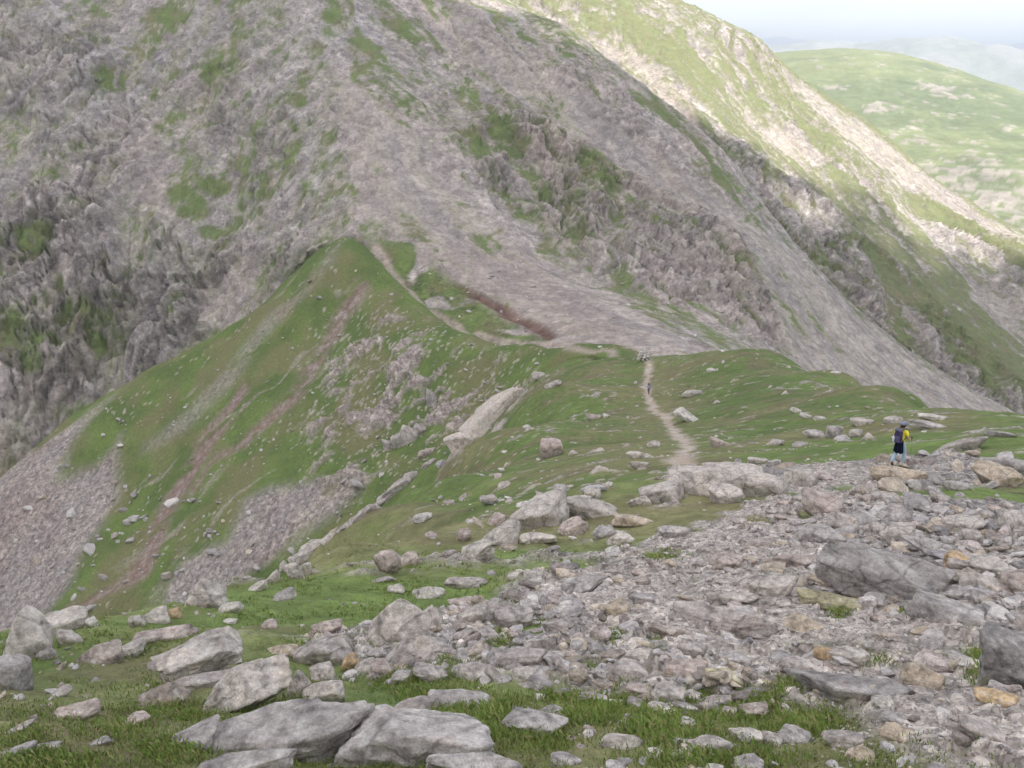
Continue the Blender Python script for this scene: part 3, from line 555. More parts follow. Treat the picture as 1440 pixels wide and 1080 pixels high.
if HAZE:
    bm = bmesh.new(); bmesh.ops.create_cube(bm, size=1)
    hx = 24000.; z0, z1 = -640., 175.
    for v_ in bm.verts: v_.co = Vector((v_.co.x*2*hx, v_.co.y*2*hx, (z0+z1)/2+v_.co.z*(z1-z0)))
    me = bpy.data.meshes.new('haze'); bm.to_mesh(me); bm.free()
    mh = bpy.data.materials.new('haze_air'); mh.use_nodes = True; nt = mh.node_tree; nt.nodes.clear(); o_ = nd(nt, 'ShaderNodeOutputMaterial')
    pv = nt.nodes.new('ShaderNodeVolumePrincipled'); pv.inputs['Color'].default_value = (.86, .92, 1, 1); pv.inputs['Density'].default_value = HAZE; nt.links.new(pv.outputs[0], o_.inputs['Volume'])
    tago(link('haze', me, mh), kind='stuff')
scene.view_settings.view_transform = 'Standard'; scene.view_settings.look = 'None'; scene.view_settings.gamma = 1
scene.view_settings.exposure = EXPO
scene.cycles.volume_bounces = 0; scene.cycles.max_bounces = 8
# ------------------------------------------------------------------ where the finished ground lies
Zg = Z.reshape(NA, NR)
def gz(x, y):
    x = np.atleast_1d(np.asarray(x, float)); y = np.atleast_1d(np.asarray(y, float)); a = np.arctan2(x, y); r = np.hypot(x, y)
    ia = np.interp(a, azs, np.arange(NA)); ir = np.interp(r, rs, np.arange(NR)); a0 = np.minimum(ia.astype(int), NA-2); r0 = np.minimum(ir.astype(int), NR-2); fa = ia-a0; fr_ = ir-r0
    return (Zg[a0, r0]*(1-fa)+Zg[a0+1, r0]*fa)*(1-fr_)+(Zg[a0, r0+1]*(1-fa)+Zg[a0+1, r0+1]*fa)*fr_
def hit(px, py, rmin=1.9, rmax=800):
    v = ray(px, py); R_ = rs[(rs >= rmin) & (rs <= rmax)]; z = gz(v[0]*R_, v[1]*R_); k = np.nonzero(z >= v[2]*R_)[0]; r = R_[k[0]] if len(k) else R_[-1]
    return v*r
# ------------------------------------------------------------------ stones
def ico(n):
    bm = bmesh.new(); bmesh.ops.create_icosphere(bm, subdivisions=n, radius=1); bm.verts.ensure_lookup_table()
    v = np.array([p.co[:] for p in bm.verts]); f = np.array([[q.index for q in p.verts] for p in bm.faces]); bm.free()
    return v/np.linalg.norm(v, axis=1)[:, None], f
ICO = {n: ico(n) for n in (1, 2, 3, 4, 5)}
def noise3(p, s, f): return perlin(p[:, 0]*f+p[:, 2]*f*.71+s*3.3, p[:, 1]*f-p[:, 2]*f*.53, s)*.6+perlin(p[:, 2]*f+s, p[:, 0]*f*.8+p[:, 1]*f*.6, s+3)*.6
def stone(n, g, size, blocky=.5, rough=.06, point=0., pw=38.):
    """a broken block: the overlap of random half-spaces, its edges worn, its faces pitted. size: full x, y, z in metres"""
    D, Fc = ICO[n]; k = int(g.integers(7, 13))
    N = g.normal(size=(k, 3)); N /= np.linalg.norm(N, axis=1)[:, None]; h = g.uniform(.55, .95, k)
    bx = np.array([[1,0,0],[-1,0,0],[0,1,0],[0,-1,0],[0,0,1],[0,0,-1]], float)+g.normal(size=(6, 3))*.22; bx /= np.linalg.norm(bx, axis=1)[:, None]
    N = np.r_[N, bx]; h = np.r_[h, g.uniform(.62, .8, 6) if blocky > .3 else g.uniform(.8, 1., 6)]
    if point:
        h = np.maximum(h, .72)
        for a in g.uniform(0, 2*pi, 1)[0]+np.array([0, 1.9, 3.6, 5.0]): N = np.r_[N, [[cos(a)*.86, sin(a)*.86, .5]]]; h = np.r_[h, .44]
    t = np.clip(D@N.T/h, 0, None); r = 1/np.power((t**pw).sum(1), 1/pw)
    s = int(g.integers(1, 9999)); q = noise3(D, s, 1.6)*.5+noise3(D, s+7, 4.2)*.32
    if n >= 4: q = q+noise3(D, s+11, 11.)*.16
    if n >= 3:
        for fq, am in ((2.6, .045), (6.0, .026)):        # chipped faces
            cN = g.normal(size=(int(fq*9), 3)); cN /= np.linalg.norm(cN, axis=1)[:, None]; dd = D@cN.T; j_ = dd.argmax(1); r = r*(1+am*(g.random(len(cN))[j_]-.5)*2+am*1.6*((D*g.normal(size=(len(cN), 3))[j_]).sum(1)-0)*.35)
    V_ = D*(r*(1+rough*q))[:, None]; mn, mx = V_.min(0), V_.max(0); V_ = (V_-(mn+mx)/2)/(mx-mn)
    if n >= 3:                                          # bedding cracks
        ax = g.normal(size=3)*[.4, .4, 1]; ax /= np.linalg.norm(ax); u = V_@ax*g.uniform(3, 7)+noise3(V_, s+20, 2.)*.25
        c = np.abs(u-np.round(u)); V_ = V_*(1-.035*np.exp(-(c/.05)**2))[:, None]
    return V_*np.array(size), Fc
TONES = {'g': (.375,.345,.328), 'l': (.45,.418,.39), 'b': (.36,.34,.335), 'p': (.39,.335,.31), 't': (.42,.36,.29), 'y': (.40,.375,.25), 'w': (.47,.45,.42), 'o': (.42,.315,.20), 'd': (.27,.258,.256), 'n': (.34,.298,.265)}
def tint(V_, tone, g, size):
    b = np.array(TONES[tone] if isinstance(tone, str) else tone)*g.uniform(.9, 1.1)*np.array([1.03, 1., .95]); s = int(g.integers(1, 9999)); P_ = V_/max(size)
    a = noise3(P_, s, 3.); l = noise3(P_, s+5, 9.); m2 = noise3(P_, s+9, 18.)
    c = b[None]*(1+.3*a+.2*l)[:, None]; c = mix3(c, np.array([.46,.45,.42]), sm(.2, .45, l+.4*m2)*.45); c = mix3(c, np.array([.13,.125,.12]), sm(.3, .6, -l+.35*m2)*.5)
    c = mix3(c, np.array([.36,.27,.17]), sm(.35, .8, a-.2*l)*.3)
    return np.clip(c, .02, .8)
M_ROCK = land_mat('weathered_rock', [5., 22., 70.], .9, .06, .26, 2.2)
M_ROCKF = land_mat('weathered_rock_far', [1.2, 5.], 1., .12, .22, .5)
TN = {'g': 'grey', 'l': 'pale grey', 'b': 'bluish grey', 'p': 'pinkish grey', 't': 'tan', 'y': 'yellowish', 'w': 'whitish', 'o': 'orange-brown', 'd': 'dark grey', 'n': 'brownish'}
# survey of the boulders: centre x, y, width, height, tone, lean, label (or None)
R = [
(289,833,52,50,'l',0,'pale grey pointed boulder standing upright on the grass edge above the lower scree'),(45,901,54,82,'l',20,'tall leaning pale boulder at the edge of the left grass slope'),
(85,877,62,34,'l',0,'long pale boulder on top of the left edge beside the tall leaning boulder'),(61,918,28,32,'b',0,'small bluish block at the foot of the tall leaning boulder'),
(12,947,50,54,'b',0,'big bluish grey boulder cut by the left edge of the view'),(138,922,54,35,'n',0,'rounded brownish grey boulder sunk in the left grass slope'),
(182,914,40,26,'w',-15,'whitish sloping boulder next to the rounded brownish boulder'),(98,896,28,26,'g',0,None),
(279,926,108,64,'l',0,'large light grey block with a dark end on the left grass slope'),(282,958,84,24,'g',0,'low flat slab lying under the large light grey block'),
(227,978,66,34,'n',-10,'flat brown slab in the grass below the large light grey block'),(342,970,126,86,'l',-22,'big wedge-shaped pale boulder rising to a point at its right end'),
(110,1002,50,26,'p',0,'pinkish flat stone alone in the lower left grass'),(192,1013,34,20,'p',-20,None),(82,976,32,14,'g',-25,None),(233,894,76,22,'p',0,'long flat pinkish slab behind the large light grey block'),
(193,874,20,22,'l',0,None),(220,868,30,26,'l',0,None),(245,864,18,18,'o',0,'small orange-brown block in the row along the left grass edge'),(322,855,34,18,'w',-20,None),(322,874,22,10,'w',0,None),(129,876,16,15,'w',0,None),
(270,1040,74,32,'b',-12,'dark-topped bluish slab at the left end of the bottom slab'),(322,1038,36,18,'g',0,None),(66,1050,32,15,'b',0,None),(140,1044,28,11,'b',0,None),(25,1024,38,14,'g',-15,None),(20,1062,50,18,'b',0,None),
(400,1040,226,80,'b',-8,'broad smooth bluish slab at the bottom edge of the view'),(582,1042,200,104,'b',8,'broad lichened slab beside the broad smooth slab at the bottom'),
(668,1076,120,34,'b',0,'low bluish slab cut by the bottom edge under the grass tufts'),(340,1078,130,34,'b',-6,'flat bluish slab at the bottom edge before the broad smooth slab'),(576,1002,68,32,'g',-15,'grey stone resting behind the broad lichened slab'),
(560,872,84,80,'l',0,'tall pale boulder with a pointed peak in the grass'),(592,913,98,52,'g',0,'wide rounded grey boulder in front of the tall peaked boulder'),(608,866,28,36,'l',0,'small upright block against the back of the tall peaked boulder'),
(450,918,76,52,'g',-18,'tilted grey boulder with a flat top and tan underside'),(458,883,42,20,'p',0,None),(493,931,24,27,'o',0,'small upright orange-brown rock beside the tilted grey boulder'),(396,914,46,20,'t',0,'low tan stone behind the big wedge-shaped boulder'),
(421,962,34,44,'g',0,'upright grey block between the wedge-shaped and tilted boulders'),(454,947,32,28,'l',0,None),(453,976,58,34,'l',-20,'pale sloping boulder below the tilted grey boulder'),(514,938,28,24,'l',0,None),(538,942,32,30,'p',0,None),
(671,946,58,32,'g',0,'rounded dark-specked grey boulder amid grass and rubble'),(648,986,86,32,'b',10,'long low bluish boulder behind the bright grass tufts'),(752,1018,84,40,'b',0,'grey boulder standing among the bright grass tufts near the bottom'),
(655,820,56,20,'g',0,'flat rectangular grey slab lying in the upper grass'),(603,833,44,23,'w',0,'whitish diamond-shaped stone in the grass above the peaked boulder'),(658,848,52,19,'p',0,None),(660,865,50,22,'l',-20,None),
(718,868,58,38,'g',0,'rounded grey boulder with a dark hole where grass meets rubble'),(399,838,32,17,'b',-20,None),(545,790,36,40,'p',0,'upright pinkish boulder on the crest of the green slope'),(571,786,32,22,'p',-25,None),(556,829,24,14,'l',0,None),(724,810,20,13,'l',0,None),
(379,878,20,14,'p',0,None),(532,818,46,9,'b',-10,None),(688,893,46,26,'g',0,None),(730,925,72,30,'g',0,None),(738,948,40,26,'l',0,None),
(822,822,60,28,'b',-10,'bluish slab where the upper grass meets the rubble'),(1017,872,136,38,'g',0,'long low block with a tan face crossing the middle of the rubble'),(842,893,30,17,'n',0,'reddish brown stone in the middle of the rubble'),(973,913,38,25,'g',0,None),
(1031,927,46,23,'b',0,None),(962,943,54,35,'p',0,'pinkish grey block with an overhanging corner in the rubble'),(890,944,62,30,'g',10,None),(1018,950,48,20,'y',0,'flat yellowish green slab in the lower rubble'),(1064,958,40,30,'t',0,'tan angular block beside the flat yellowish green slab'),
(808,950,36,34,'n',0,None),(875,1045,56,25,'l',0,'pale grey stone in the bright bottom grass strip'),(985,1048,78,28,'g',-10,'low grey boulder in the bottom grass strip'),(1048,1034,42,20,'l',0,None),(1053,1074,38,22,'b',0,None),(796,1068,38,22,'b',0,None),
(901,970,38,25,'p',0,None),(940,976,42,30,'g',0,None),(931,997,38,18,'l',10,None),(1058,1000,38,28,'p',0,None),(1087,825,60,38,'l',0,'knobbly pale boulder left of the yellowish boulder'),(1028,842,66,22,'l',0,None),(785,880,42,22,'g',0,None),
(868,855,32,28,'t',0,None),(1243,802,158,92,'b',8,'huge bluish grey slab boulder with a dark undercut, biggest of the boulder field'),(1329,862,88,42,'b',8,'smooth bluish boulder below the huge slab boulder'),
(1166,847,82,29,'y',0,'long yellowish boulder below the huge slab boulder'),(1134,880,58,38,'t',10,'tan and grey triangular slab below the long yellowish boulder'),(1436,925,96,100,'d',-10,'big dark boulder cut by the right edge of the view'),
(1297,953,48,42,'t',10,'tan leaning block left of the big dark boulder'),(1245,987,30,24,'w',20,'small white triangular stone in the lower rubble'),(1190,970,152,48,'d',-5,'long low dark mottled outcrop stone in the lower rubble'),
(1388,1034,68,44,'g',10,'grey boulder in the bottom right rubble'),(1185,1040,50,27,'g',-15,None),(1211,1059,36,32,'t',0,'tan pointed stone near the bottom edge of the rubble'),(1262,1033,40,27,'t',0,None),(1400,980,46,22,'o',-15,'flat orange-tan slab in front of the big dark boulder'),
(1301,890,36,16,'t',0,None),(1232,868,28,14,'p',0,None),(1246,893,36,14,'n',0,None),(1354,935,46,31,'l',0,None),(1312,925,38,20,'p',0,None),(1387,902,32,22,'b',0,None),(1351,836,46,22,'b',-20,None),(1390,825,62,28,'l',15,None),
(1118,1037,44,25,'b',0,None),(1084,1041,26,19,'g',0,None),(1257,1012,32,18,'b',0,None),(1126,935,52,26,'g',0,None),(1160,919,28,22,'o',0,None),
(1126,671,44,34,'l',0,None),(1157,708,54,38,'p',0,'broad pinkish block where the path tops the rubble'),(1262,667,66,25,'t',0,'broad tan rock just under the walking hiker'),(1402,669,58,40,'t',0,'rounded tan boulder at the right end of the upper stones'),(1434,660,44,36,'b',10,'bluish boulder leaning on the rounded tan boulder'),
(1258,724,44,30,'b',0,'rounded bluish boulder above the huge slab boulder'),(1188,736,44,32,'g',10,None),(1354,736,48,32,'l',0,'rounded pale boulder at the edge of the right grass strip'),(1422,734,30,30,'l',0,'round pale boulder alone in the right grass strip'),
(1390,749,24,11,'o',0,'small orange-brown stone beside the rounded pale boulder'),(1365,757,28,27,'g',0,None),(1155,753,60,26,'b',0,None),(1234,746,36,22,'g',0,None),(1262,753,42,35,'l',0,None),(1307,769,66,30,'b',10,'sloping bluish boulder right of the huge slab boulder'),
(1345,790,28,27,'o',0,'orange-brown rock right of the huge slab boulder'),(1378,795,72,27,'l',0,None),(1125,790,86,20,'p',-4,'long thin flat slab with a pink face left of the huge slab boulder'),(1374,815,50,24,'n',15,None),(1432,820,50,34,'p',-20,None),
(1318,718,40,15,'b',0,None),(1174,607,21,20,'b',0,None),(1203,609,16,13,'l',0,None),(1212,593,28,13,'l',0,None),(1256,590,22,13,'l',0,None),(1312,587,36,10,'w',0,None),(1306,598,52,13,'b',0,None),(1407,610,36,13,'b',0,None),(1352,626,64,18,'g',-24,'long low rock ridge right of the walking hiker'),
(1144,610,27,14,'b',0,None),(1125,624,19,10,'b',0,None),(1093,621,17,9,'b',0,None),(1120,577,16,8,'w',25,None),(1136,585,20,8,'w',20,None),(1152,588,14,7,'w',0,None),(1342,682,34,17,'b',0,None),(1312,674,28,17,'b',0,None),
(776,629,32,31,'p',10,'lone round pinkish boulder on the green slope below the col'),(834,586,21,11,'p',0,'low pinkish stone on the green slope left of the col path'),(853,585,10,8,'l',0,'tiny pale stone beside the low pinkish stone'),
(968,586,40,18,'w',25,'whitish boulder right of the col path'),(1012,622,32,15,'p',15,'pinkish flat stone on the dome slope right of the col path'),(919,624,18,12,'l',0,None),(895,639,27,14,'l',0,None),(899,652,26,14,'l',0,None),
(787,688,19,17,'b',0,None),(697,732,32,20,'p',-20,None),(652,753,19,21,'p',0,None),(688,702,22,20,'g',-30,None),(833,694,22,22,'l',0,None),(973,552,26,14,'w',0,'white flat boulder on the dome near the top of the col path'),
(890,732,54,24,'t',0,'flat tan slab at the head of the rubble'),(757,756,48,19,'l',0,None),(805,743,40,27,'p',-20,None),(948,748,42,20,'b',0,None),(850,748,32,21,'b',0,None),(872,758,38,20,'l',0,None),
(608,560,17,32,'b',0,'upright bluish stone among the stony flank below the crest'),(600,636,28,15,'p',-20,None),(777,540,24,12,'g',-20,None),(758,528,18,12,'g',0,None),(1000,520,12,7,'w',0,None),(1175,524,14,6,'w',0,None),
(705,660,10,8,'w',0,None),(740,600,11,7,'w',0,None),(1066,648,26,12,'l',0,None),(1245,700,34,18,'g',0,None),(1210,690,26,14,'n',0,None)]
OUT = [ # bedrock outcrops: pieces (x, y, w, h, lean)
('pale sloping bedrock slab on the rib between the green slope and the stony flank', (.50,.45,.41), [(690,583,122,42,-42),(643,620,34,30,-20),(725,553,30,22,-30)]),
('long pale bedrock outcrop on the crest of the near slope left of the path', 'l', [(755,722,84,50,-14),(825,716,84,36,14),(705,754,56,32,-28),(669,775,48,26,-25),(800,706,60,20,-8)]),
('biggest pale outcrop, below the foot of the col path', 'l', [(990,676,104,56,-6),(1062,680,84,46,8),(930,692,60,36,-22),(1040,662,70,26,4),(900,704,30,16,-10),(1020,694,44,34,0)]),
('knobbly grey outcrop on the lower rib beyond the green slope', 'g', [(560,684,50,20,-32),(540,702,30,15,-30),(578,670,24,14,-20),(518,716,34,13,-32),(500,730,26,12,-34),(603,652,22,12,-30),(484,742,24,13,-36)]),
('small pale crags on the lowest part of the rib above the scree', 'l', [(440,770,40,22,-28),(420,788,22,24,-30),(395,802,26,18,-45),(412,803,20,26,-20),(462,758,28,14,-30),(380,815,30,14,-40),(430,800,16,22,-10),(362,826,26,16,-35)]),
('cluster of grey crags on the flank left of the rib slab', 'g', [(575,612,24,30,10),(560,622,20,26,0),(590,604,18,18,0),(545,628,14,20,0)]),
]
def make_stone(px, py, wp, hp, tone, lean, g, name, base_py=None, parent=None, n=None, point=0, mat=None, sink=1.5, rough=.07):
    c0 = hit(px, min(py+hp*.45, 1150)); Dst = np.linalg.norm(c0); W_ = wp*1.1*Dst/FPX; H_ = hp*1.12*Dst/FPX
    dp = min(.78*W_, H_*1.05); hz_ = max((H_-.42*dp)/.86, .16*W_)
    v = ray(px, py); v = v/np.linalg.norm(v); C = v*(Dst+dp*.42)
    n = n or (5 if wp > 90 else 4 if wp > 34 else 3)
    Vt, Ft = stone(n, g, (1, 1, 1), g.uniform(0, 1), rough*(1.6 if wp > 90 else 1.), point)
    Vt[:, 2] = np.where(Vt[:, 2] < 0, Vt[:, 2]*sink, Vt[:, 2]); Vt = Vt*[W_, dp, hz_*1.02]
    a = math.atan2(C[0], C[1]); Vt[:, 2] -= 0; T = Matrix.Rotation(-a, 3, 'Z')@Matrix.Rotation(radians(lean), 3, 'Y'); Vt = Vt@np.array(T).T
    me = mesh_np(name, Vt, Ft, True, tint(Vt, tone, g, (W_, dp, hz_)))
    me.materials.append(mat or (M_ROCKF if Dst > 60 else M_ROCK)); o = bpy.data.objects.new(name, me); COL.objects.link(o); o.location = C
    return o, C, W_, hz_
MARKS = [(289,833,'the pointed upright boulder'),(45,901,'the tall leaning boulder'),(279,926,'the large light grey block'),(342,970,'the wedge-shaped boulder'),(430,1048,'the smooth bottom slab'),(572,1037,'the lichened slab'),(560,872,'the peaked boulder'),
 (450,918,'the tilted flat-topped boulder'),(655,820,'the rectangular grass slab'),(603,833,'the diamond-shaped stone'),(752,1018,'the boulder among grass tufts'),(718,868,'the boulder with a hole'),(822,822,'the grass-edge bluish slab'),(1017,872,'the long tan-faced block'),(842,893,'the reddish brown stone'),
 (1018,950,'the yellowish green slab'),(985,1048,'the boulder in the bottom grass'),(1243,802,'the huge slab boulder'),(1329,862,'the smooth bluish boulder'),(1166,847,'the long yellowish boulder'),(1436,925,'the big dark boulder'),(1245,987,'the white triangular stone'),(1190,970,'the dark mottled outcrop'),(1388,1034,'the bottom corner boulder'),
 (1211,1059,'the tan pointed stone'),(1157,708,'the broad pinkish block'),(1262,625,'the hiker'),(1402,669,'the rounded tan boulder'),(1258,724,'the rounded bluish boulder'),(1354,736,'the rounded pale boulder'),(1125,790,'the long thin slab'),(776,629,'the lone round boulder'),(912,548,'the distant walker'),
 (968,586,'the whitish path boulder'),(690,583,'the rib slab'),(755,722,'the long crest outcrop'),(990,676,'the biggest pale outcrop'),(890,732,'the flat tan slab'),(1345,790,'the orange-brown rock'),(648,986,'the long low boulder'),(545,790,'the upright pinkish boulder'),(1134,880,'the triangular tan slab'),(1064,958,'the tan angular block'),(905,500,'the cairn')]
used_labels = set()
def auto_label(px, py, wp, hp, tone):
    big = 'large' if wp > 60 else 'middling' if wp > 38 else 'small' if wp > 22 else 'tiny'
    asp = wp/hp; shp = 'flat' if asp > 2.2 else 'low' if asp > 1.5 else 'blocky' if asp > 1. else 'upright'
    near_ = sorted(MARKS, key=lambda q: hypot(q[0]-px, (q[1]-py)*1.4))
    near_ = [q for q in near_ if hypot(q[0]-px, q[1]-py) > 6][:5]
    def rel(q):
        dx, dy = px-q[0], py-q[1]
        if abs(dx) > 2.2*abs(dy): return ('right of ' if dx > 0 else 'left of ')
        if abs(dy) > 2.2*abs(dx): return ('below ' if dy > 0 else 'above ')
        return ('below and ' if dy > 0 else 'above and ')+('right of ' if dx > 0 else 'left of ')
    noun = 'slab' if asp > 2.4 else 'boulder' if wp > 45 else 'rock' if wp > 24 else 'stone'
    base = f"{big} {shp} {TN[tone]} {noun} "
    cands = []
    for q in near_:
        d = hypot(q[0]-px, q[1]-py); cands.append(base+('close ' if d < 55 else '' if d < 130 else 'well ')+rel(q)+q[2])
    for i in range(len(near_)):
        for j in range(len(near_)):
            if i != j: cands.append(f"{big} {TN[tone]} {noun} "+rel(near_[i])+near_[i][2]+', '+rel(near_[j])+near_[j][2])
    for c in cands:
        if c not in used_labels and 4 <= len(c.replace('-', ' ').split()) <= 16: used_labels.add(c); return c
    return cands[0]
GRP = 'loose boulders and stones on the mountain slope'
for r_ in R:
    if r_[6]: used_labels.add(r_[6])
placed = []
for i, (px, py, wp, hp, tone, lean, lab) in enumerate(R):
    g = np.random.default_rng(1000+i); nm = 'boulder' if wp > 40 else 'rock'
    o, C, W_, H_ = make_stone(px, py, wp, hp, tone, lean, g, nm, point=1 if lab and ('point' in lab or 'triang' in lab or 'peak' in lab or 'wedge' in lab) else 0)
    tago(o, lab or auto_label(px, py, wp, hp, tone), nm, GRP); placed.append((px, py, wp, hp))
for i, (lab, tone, parts) in enumerate(OUT):
    g = np.random.default_rng(3000+i); root = bpy.data.objects.new('rock_outcrop', None); COL.objects.link(root)
    for j, (px, py, wp, hp, lean) in enumerate(parts):
        o, C, W_, H_ = make_stone(px, py, wp, hp, tone, lean, g, 'rock_face', n=4, sink=2.2, rough=.12)
        if j == 0: root.location = C
        o.parent = root; o.location = Vector(C)-root.location; placed.append((px, py, wp, hp))
    tago(root, lab, 'outcrop')
# ---- more individual rocks filling the boulder field, the largest first; then the small stones as one cover
def pip(x, y, P):
    c = False; j = len(P)-1
    for i in range(len(P)):
        if (P[i][1] > y) != (P[j][1] > y) and x < (P[j][0]-P[i][0])*(y-P[i][1])/(P[j][1]-P[i][1])+P[i][0]: c = not c
        j = i
    return c
FIELD = [(1440,700),(1330,700),(1200,688),(1120,700),(1040,722),(960,765),(880,795),(790,830),(700,860),(620,895),(520,915),(540,960),(640,950),(740,965),(880,990),(1060,1005),(1180,1035),(1240,1075),(1440,1075)]
g = np.random.default_rng(55); want = 292-len(R); tries = 0
while want > 0 and tries < 40000:
    tries += 1
    px = g.uniform(480, 1436); py = g.uniform(690, 1074)
    if not pip(px, py, FIELD): continue
    hh = hit(px, py); gravel = track(np.array([hh[0]]), np.array([hh[1]]))[0] > .12
    wp = float(np.clip(g.lognormal(3.38, .38), 20, 84))*(.62+.5*(py-690)/380)+4; hp = wp/g.uniform(1.3, 2.9)
    if gravel and wp > 20 and g.random() < .97: continue
    if any(abs(px-a)*2 < (wp+c)*.82 and abs(py-b)*2 < (hp+d)*.82 for a, b, c, d in placed): continue
    tone = g.choice(list('ggglllbbbbpptnnd')); nm = 'boulder' if wp > 40 else 'rock'
    o, C, W_, H_ = make_stone(px, py, wp, hp, str(tone), g.uniform(-16, 16), g, nm)
    tago(o, auto_label(px, py, wp, hp, str(tone)), nm, GRP); placed.append((px, py, wp, hp)); want -= 1
def cover(name, specs, seed, mat, label=None):
    """specs: (x, y, size, tone rgb, subdivision); one sheet of small stones"""
    g = np.random.default_rng(seed); Vs, Fs, Cs = [], [], []; off_ = 0
    lib = {n: [stone(n, g, (1, 1, 1), g.uniform(0, 1), .08) for _ in range(26)] for n in (1, 2)}
    for (x, y, z, s, c, n) in specs:
        V0, F0 = lib[n][int(g.integers(0, 26))]; a = g.uniform(0, 2*pi); sc_ = s*np.array([g.uniform(.75, 1.25), g.uniform(.6, 1.1), g.uniform(.28, .62)])
        T = Matrix.Rotation(a, 3, 'Z')@Matrix.Rotation(g.normal()*.35, 3, 'X')@Matrix.Rotation(g.normal()*.35, 3, 'Y')
        Vs.append((V0*sc_)@np.array(T).T+[x, y, z+s*.05]); Fs.append(F0+off_); off_ += len(V0); Cs.append(np.tile(np.array(c)*g.uniform(.66, 1.28), (len(V0), 1))*(1+.12*g.normal(size=(len(V0), 1))))
    me = mesh_np(name, np.concatenate(Vs), np.concatenate(Fs), False, np.clip(np.concatenate(Cs), .02, .8)); o = link(name, me, mat); tago(o, kind='stuff'); return o
TL = [TONES[k_] for k_ in 'gggglllllpbptttnnlg']
def sow(count, xr, yr, smin, smax, fn, seed, n_big=14, r0=1.9, r1=800):
    g = np.random.default_rng(seed); px = g.uniform(*xr, count); py = g.uniform(*yr, count); out = []
    s = smin*(smax/smin)**(g.random(count)**2.5)
    for i in range(count):
        v = ray(px[i], py[i]); out.append((v[0], v[1], v[2]))
    v = np.array(out); R_ = rs[(rs >= r0) & (rs <= r1)][::3]; hitr = np.full(count, -1.)
    for k0 in range(0, count, 2000):
        vv = v[k0:k0+2000]; zz = gz((vv[:, 0:1]*R_).ravel(), (vv[:, 1:2]*R_).ravel()).reshape(len(vv), -1); ok_ = zz >= vv[:, 2:3]*R_
        k = ok_.argmax(1); hitr[k0:k0+2000] = np.where(ok_.any(1), R_[k], -1)
    x = v[:, 0]*hitr; y = v[:, 1]*hitr; keep = (hitr > 0) & (fn(x, y, px, py, g) > g.random(count)); z = gz(x, y)
    return [(x[i], y[i], z[i], s[i]*hitr[i]*1.15/FPX, TL[int(g.integers(0, len(TL)))], 2 if s[i] > n_big else 1) for i in np.nonzero(keep)[0]]
def d_field(x, y, px, py, g):
    q = np.clip(stony_mask(x, y)*1.2-.25+.75*fbm(x/1.7, y/1.7, 3, 212)+.3*fbm(x/.6, y/.6, 2, 213), 0, 1); return .62*q*(1-.93*track(x, y))
def d_grass(x, y, px, py, g):
    n_ = fbm(x/3, y/3, 3, 500); q = sm(.0, .45, n_+.12*np.sin(px/90))*.75+.06
    return q*(1-stony_mask(x, y))*np.where(py > 1000, .35, 1)*np.where(py < 700, .12, 1)
specs = sow(24000, (420, 1750), (640, 1110), 3.5, 36, d_field, 61)+sow(9500, (-250, 1650), (580, 1110), 2.5, 22, d_grass, 62)
specs += sow(13000, (840, 1440), (640, 1080), 2.2, 8, lambda x, y, px, py, g: .85*track(x, y), 66)
cover('scattered_stones', specs, 63, M_ROCK)
def d_flank(x, y, px, py, g):
    q = .10+.5*sm(.05, .5, fbm(x/14, y/14, 3, 501)); q = q+.5*np.exp(-(((px-600)/130)**2+((py-520)/80)**2))+.35*np.exp(-(((px-520)/120)**2+((py-640)/60)**2))
    return q*(py > 350)
specs = sow(4500, (0, 1300), (380, 860), 2.0, 8, d_flank, 64, 99, 60, 345)
specs = [(a, b, c_, d, (e if g_ % 3 else (.40, .375, .345)), f) for g_, (a, b, c_, d, e, f) in enumerate(specs)]
cover('hillside_stones', specs, 65, M_ROCKF)
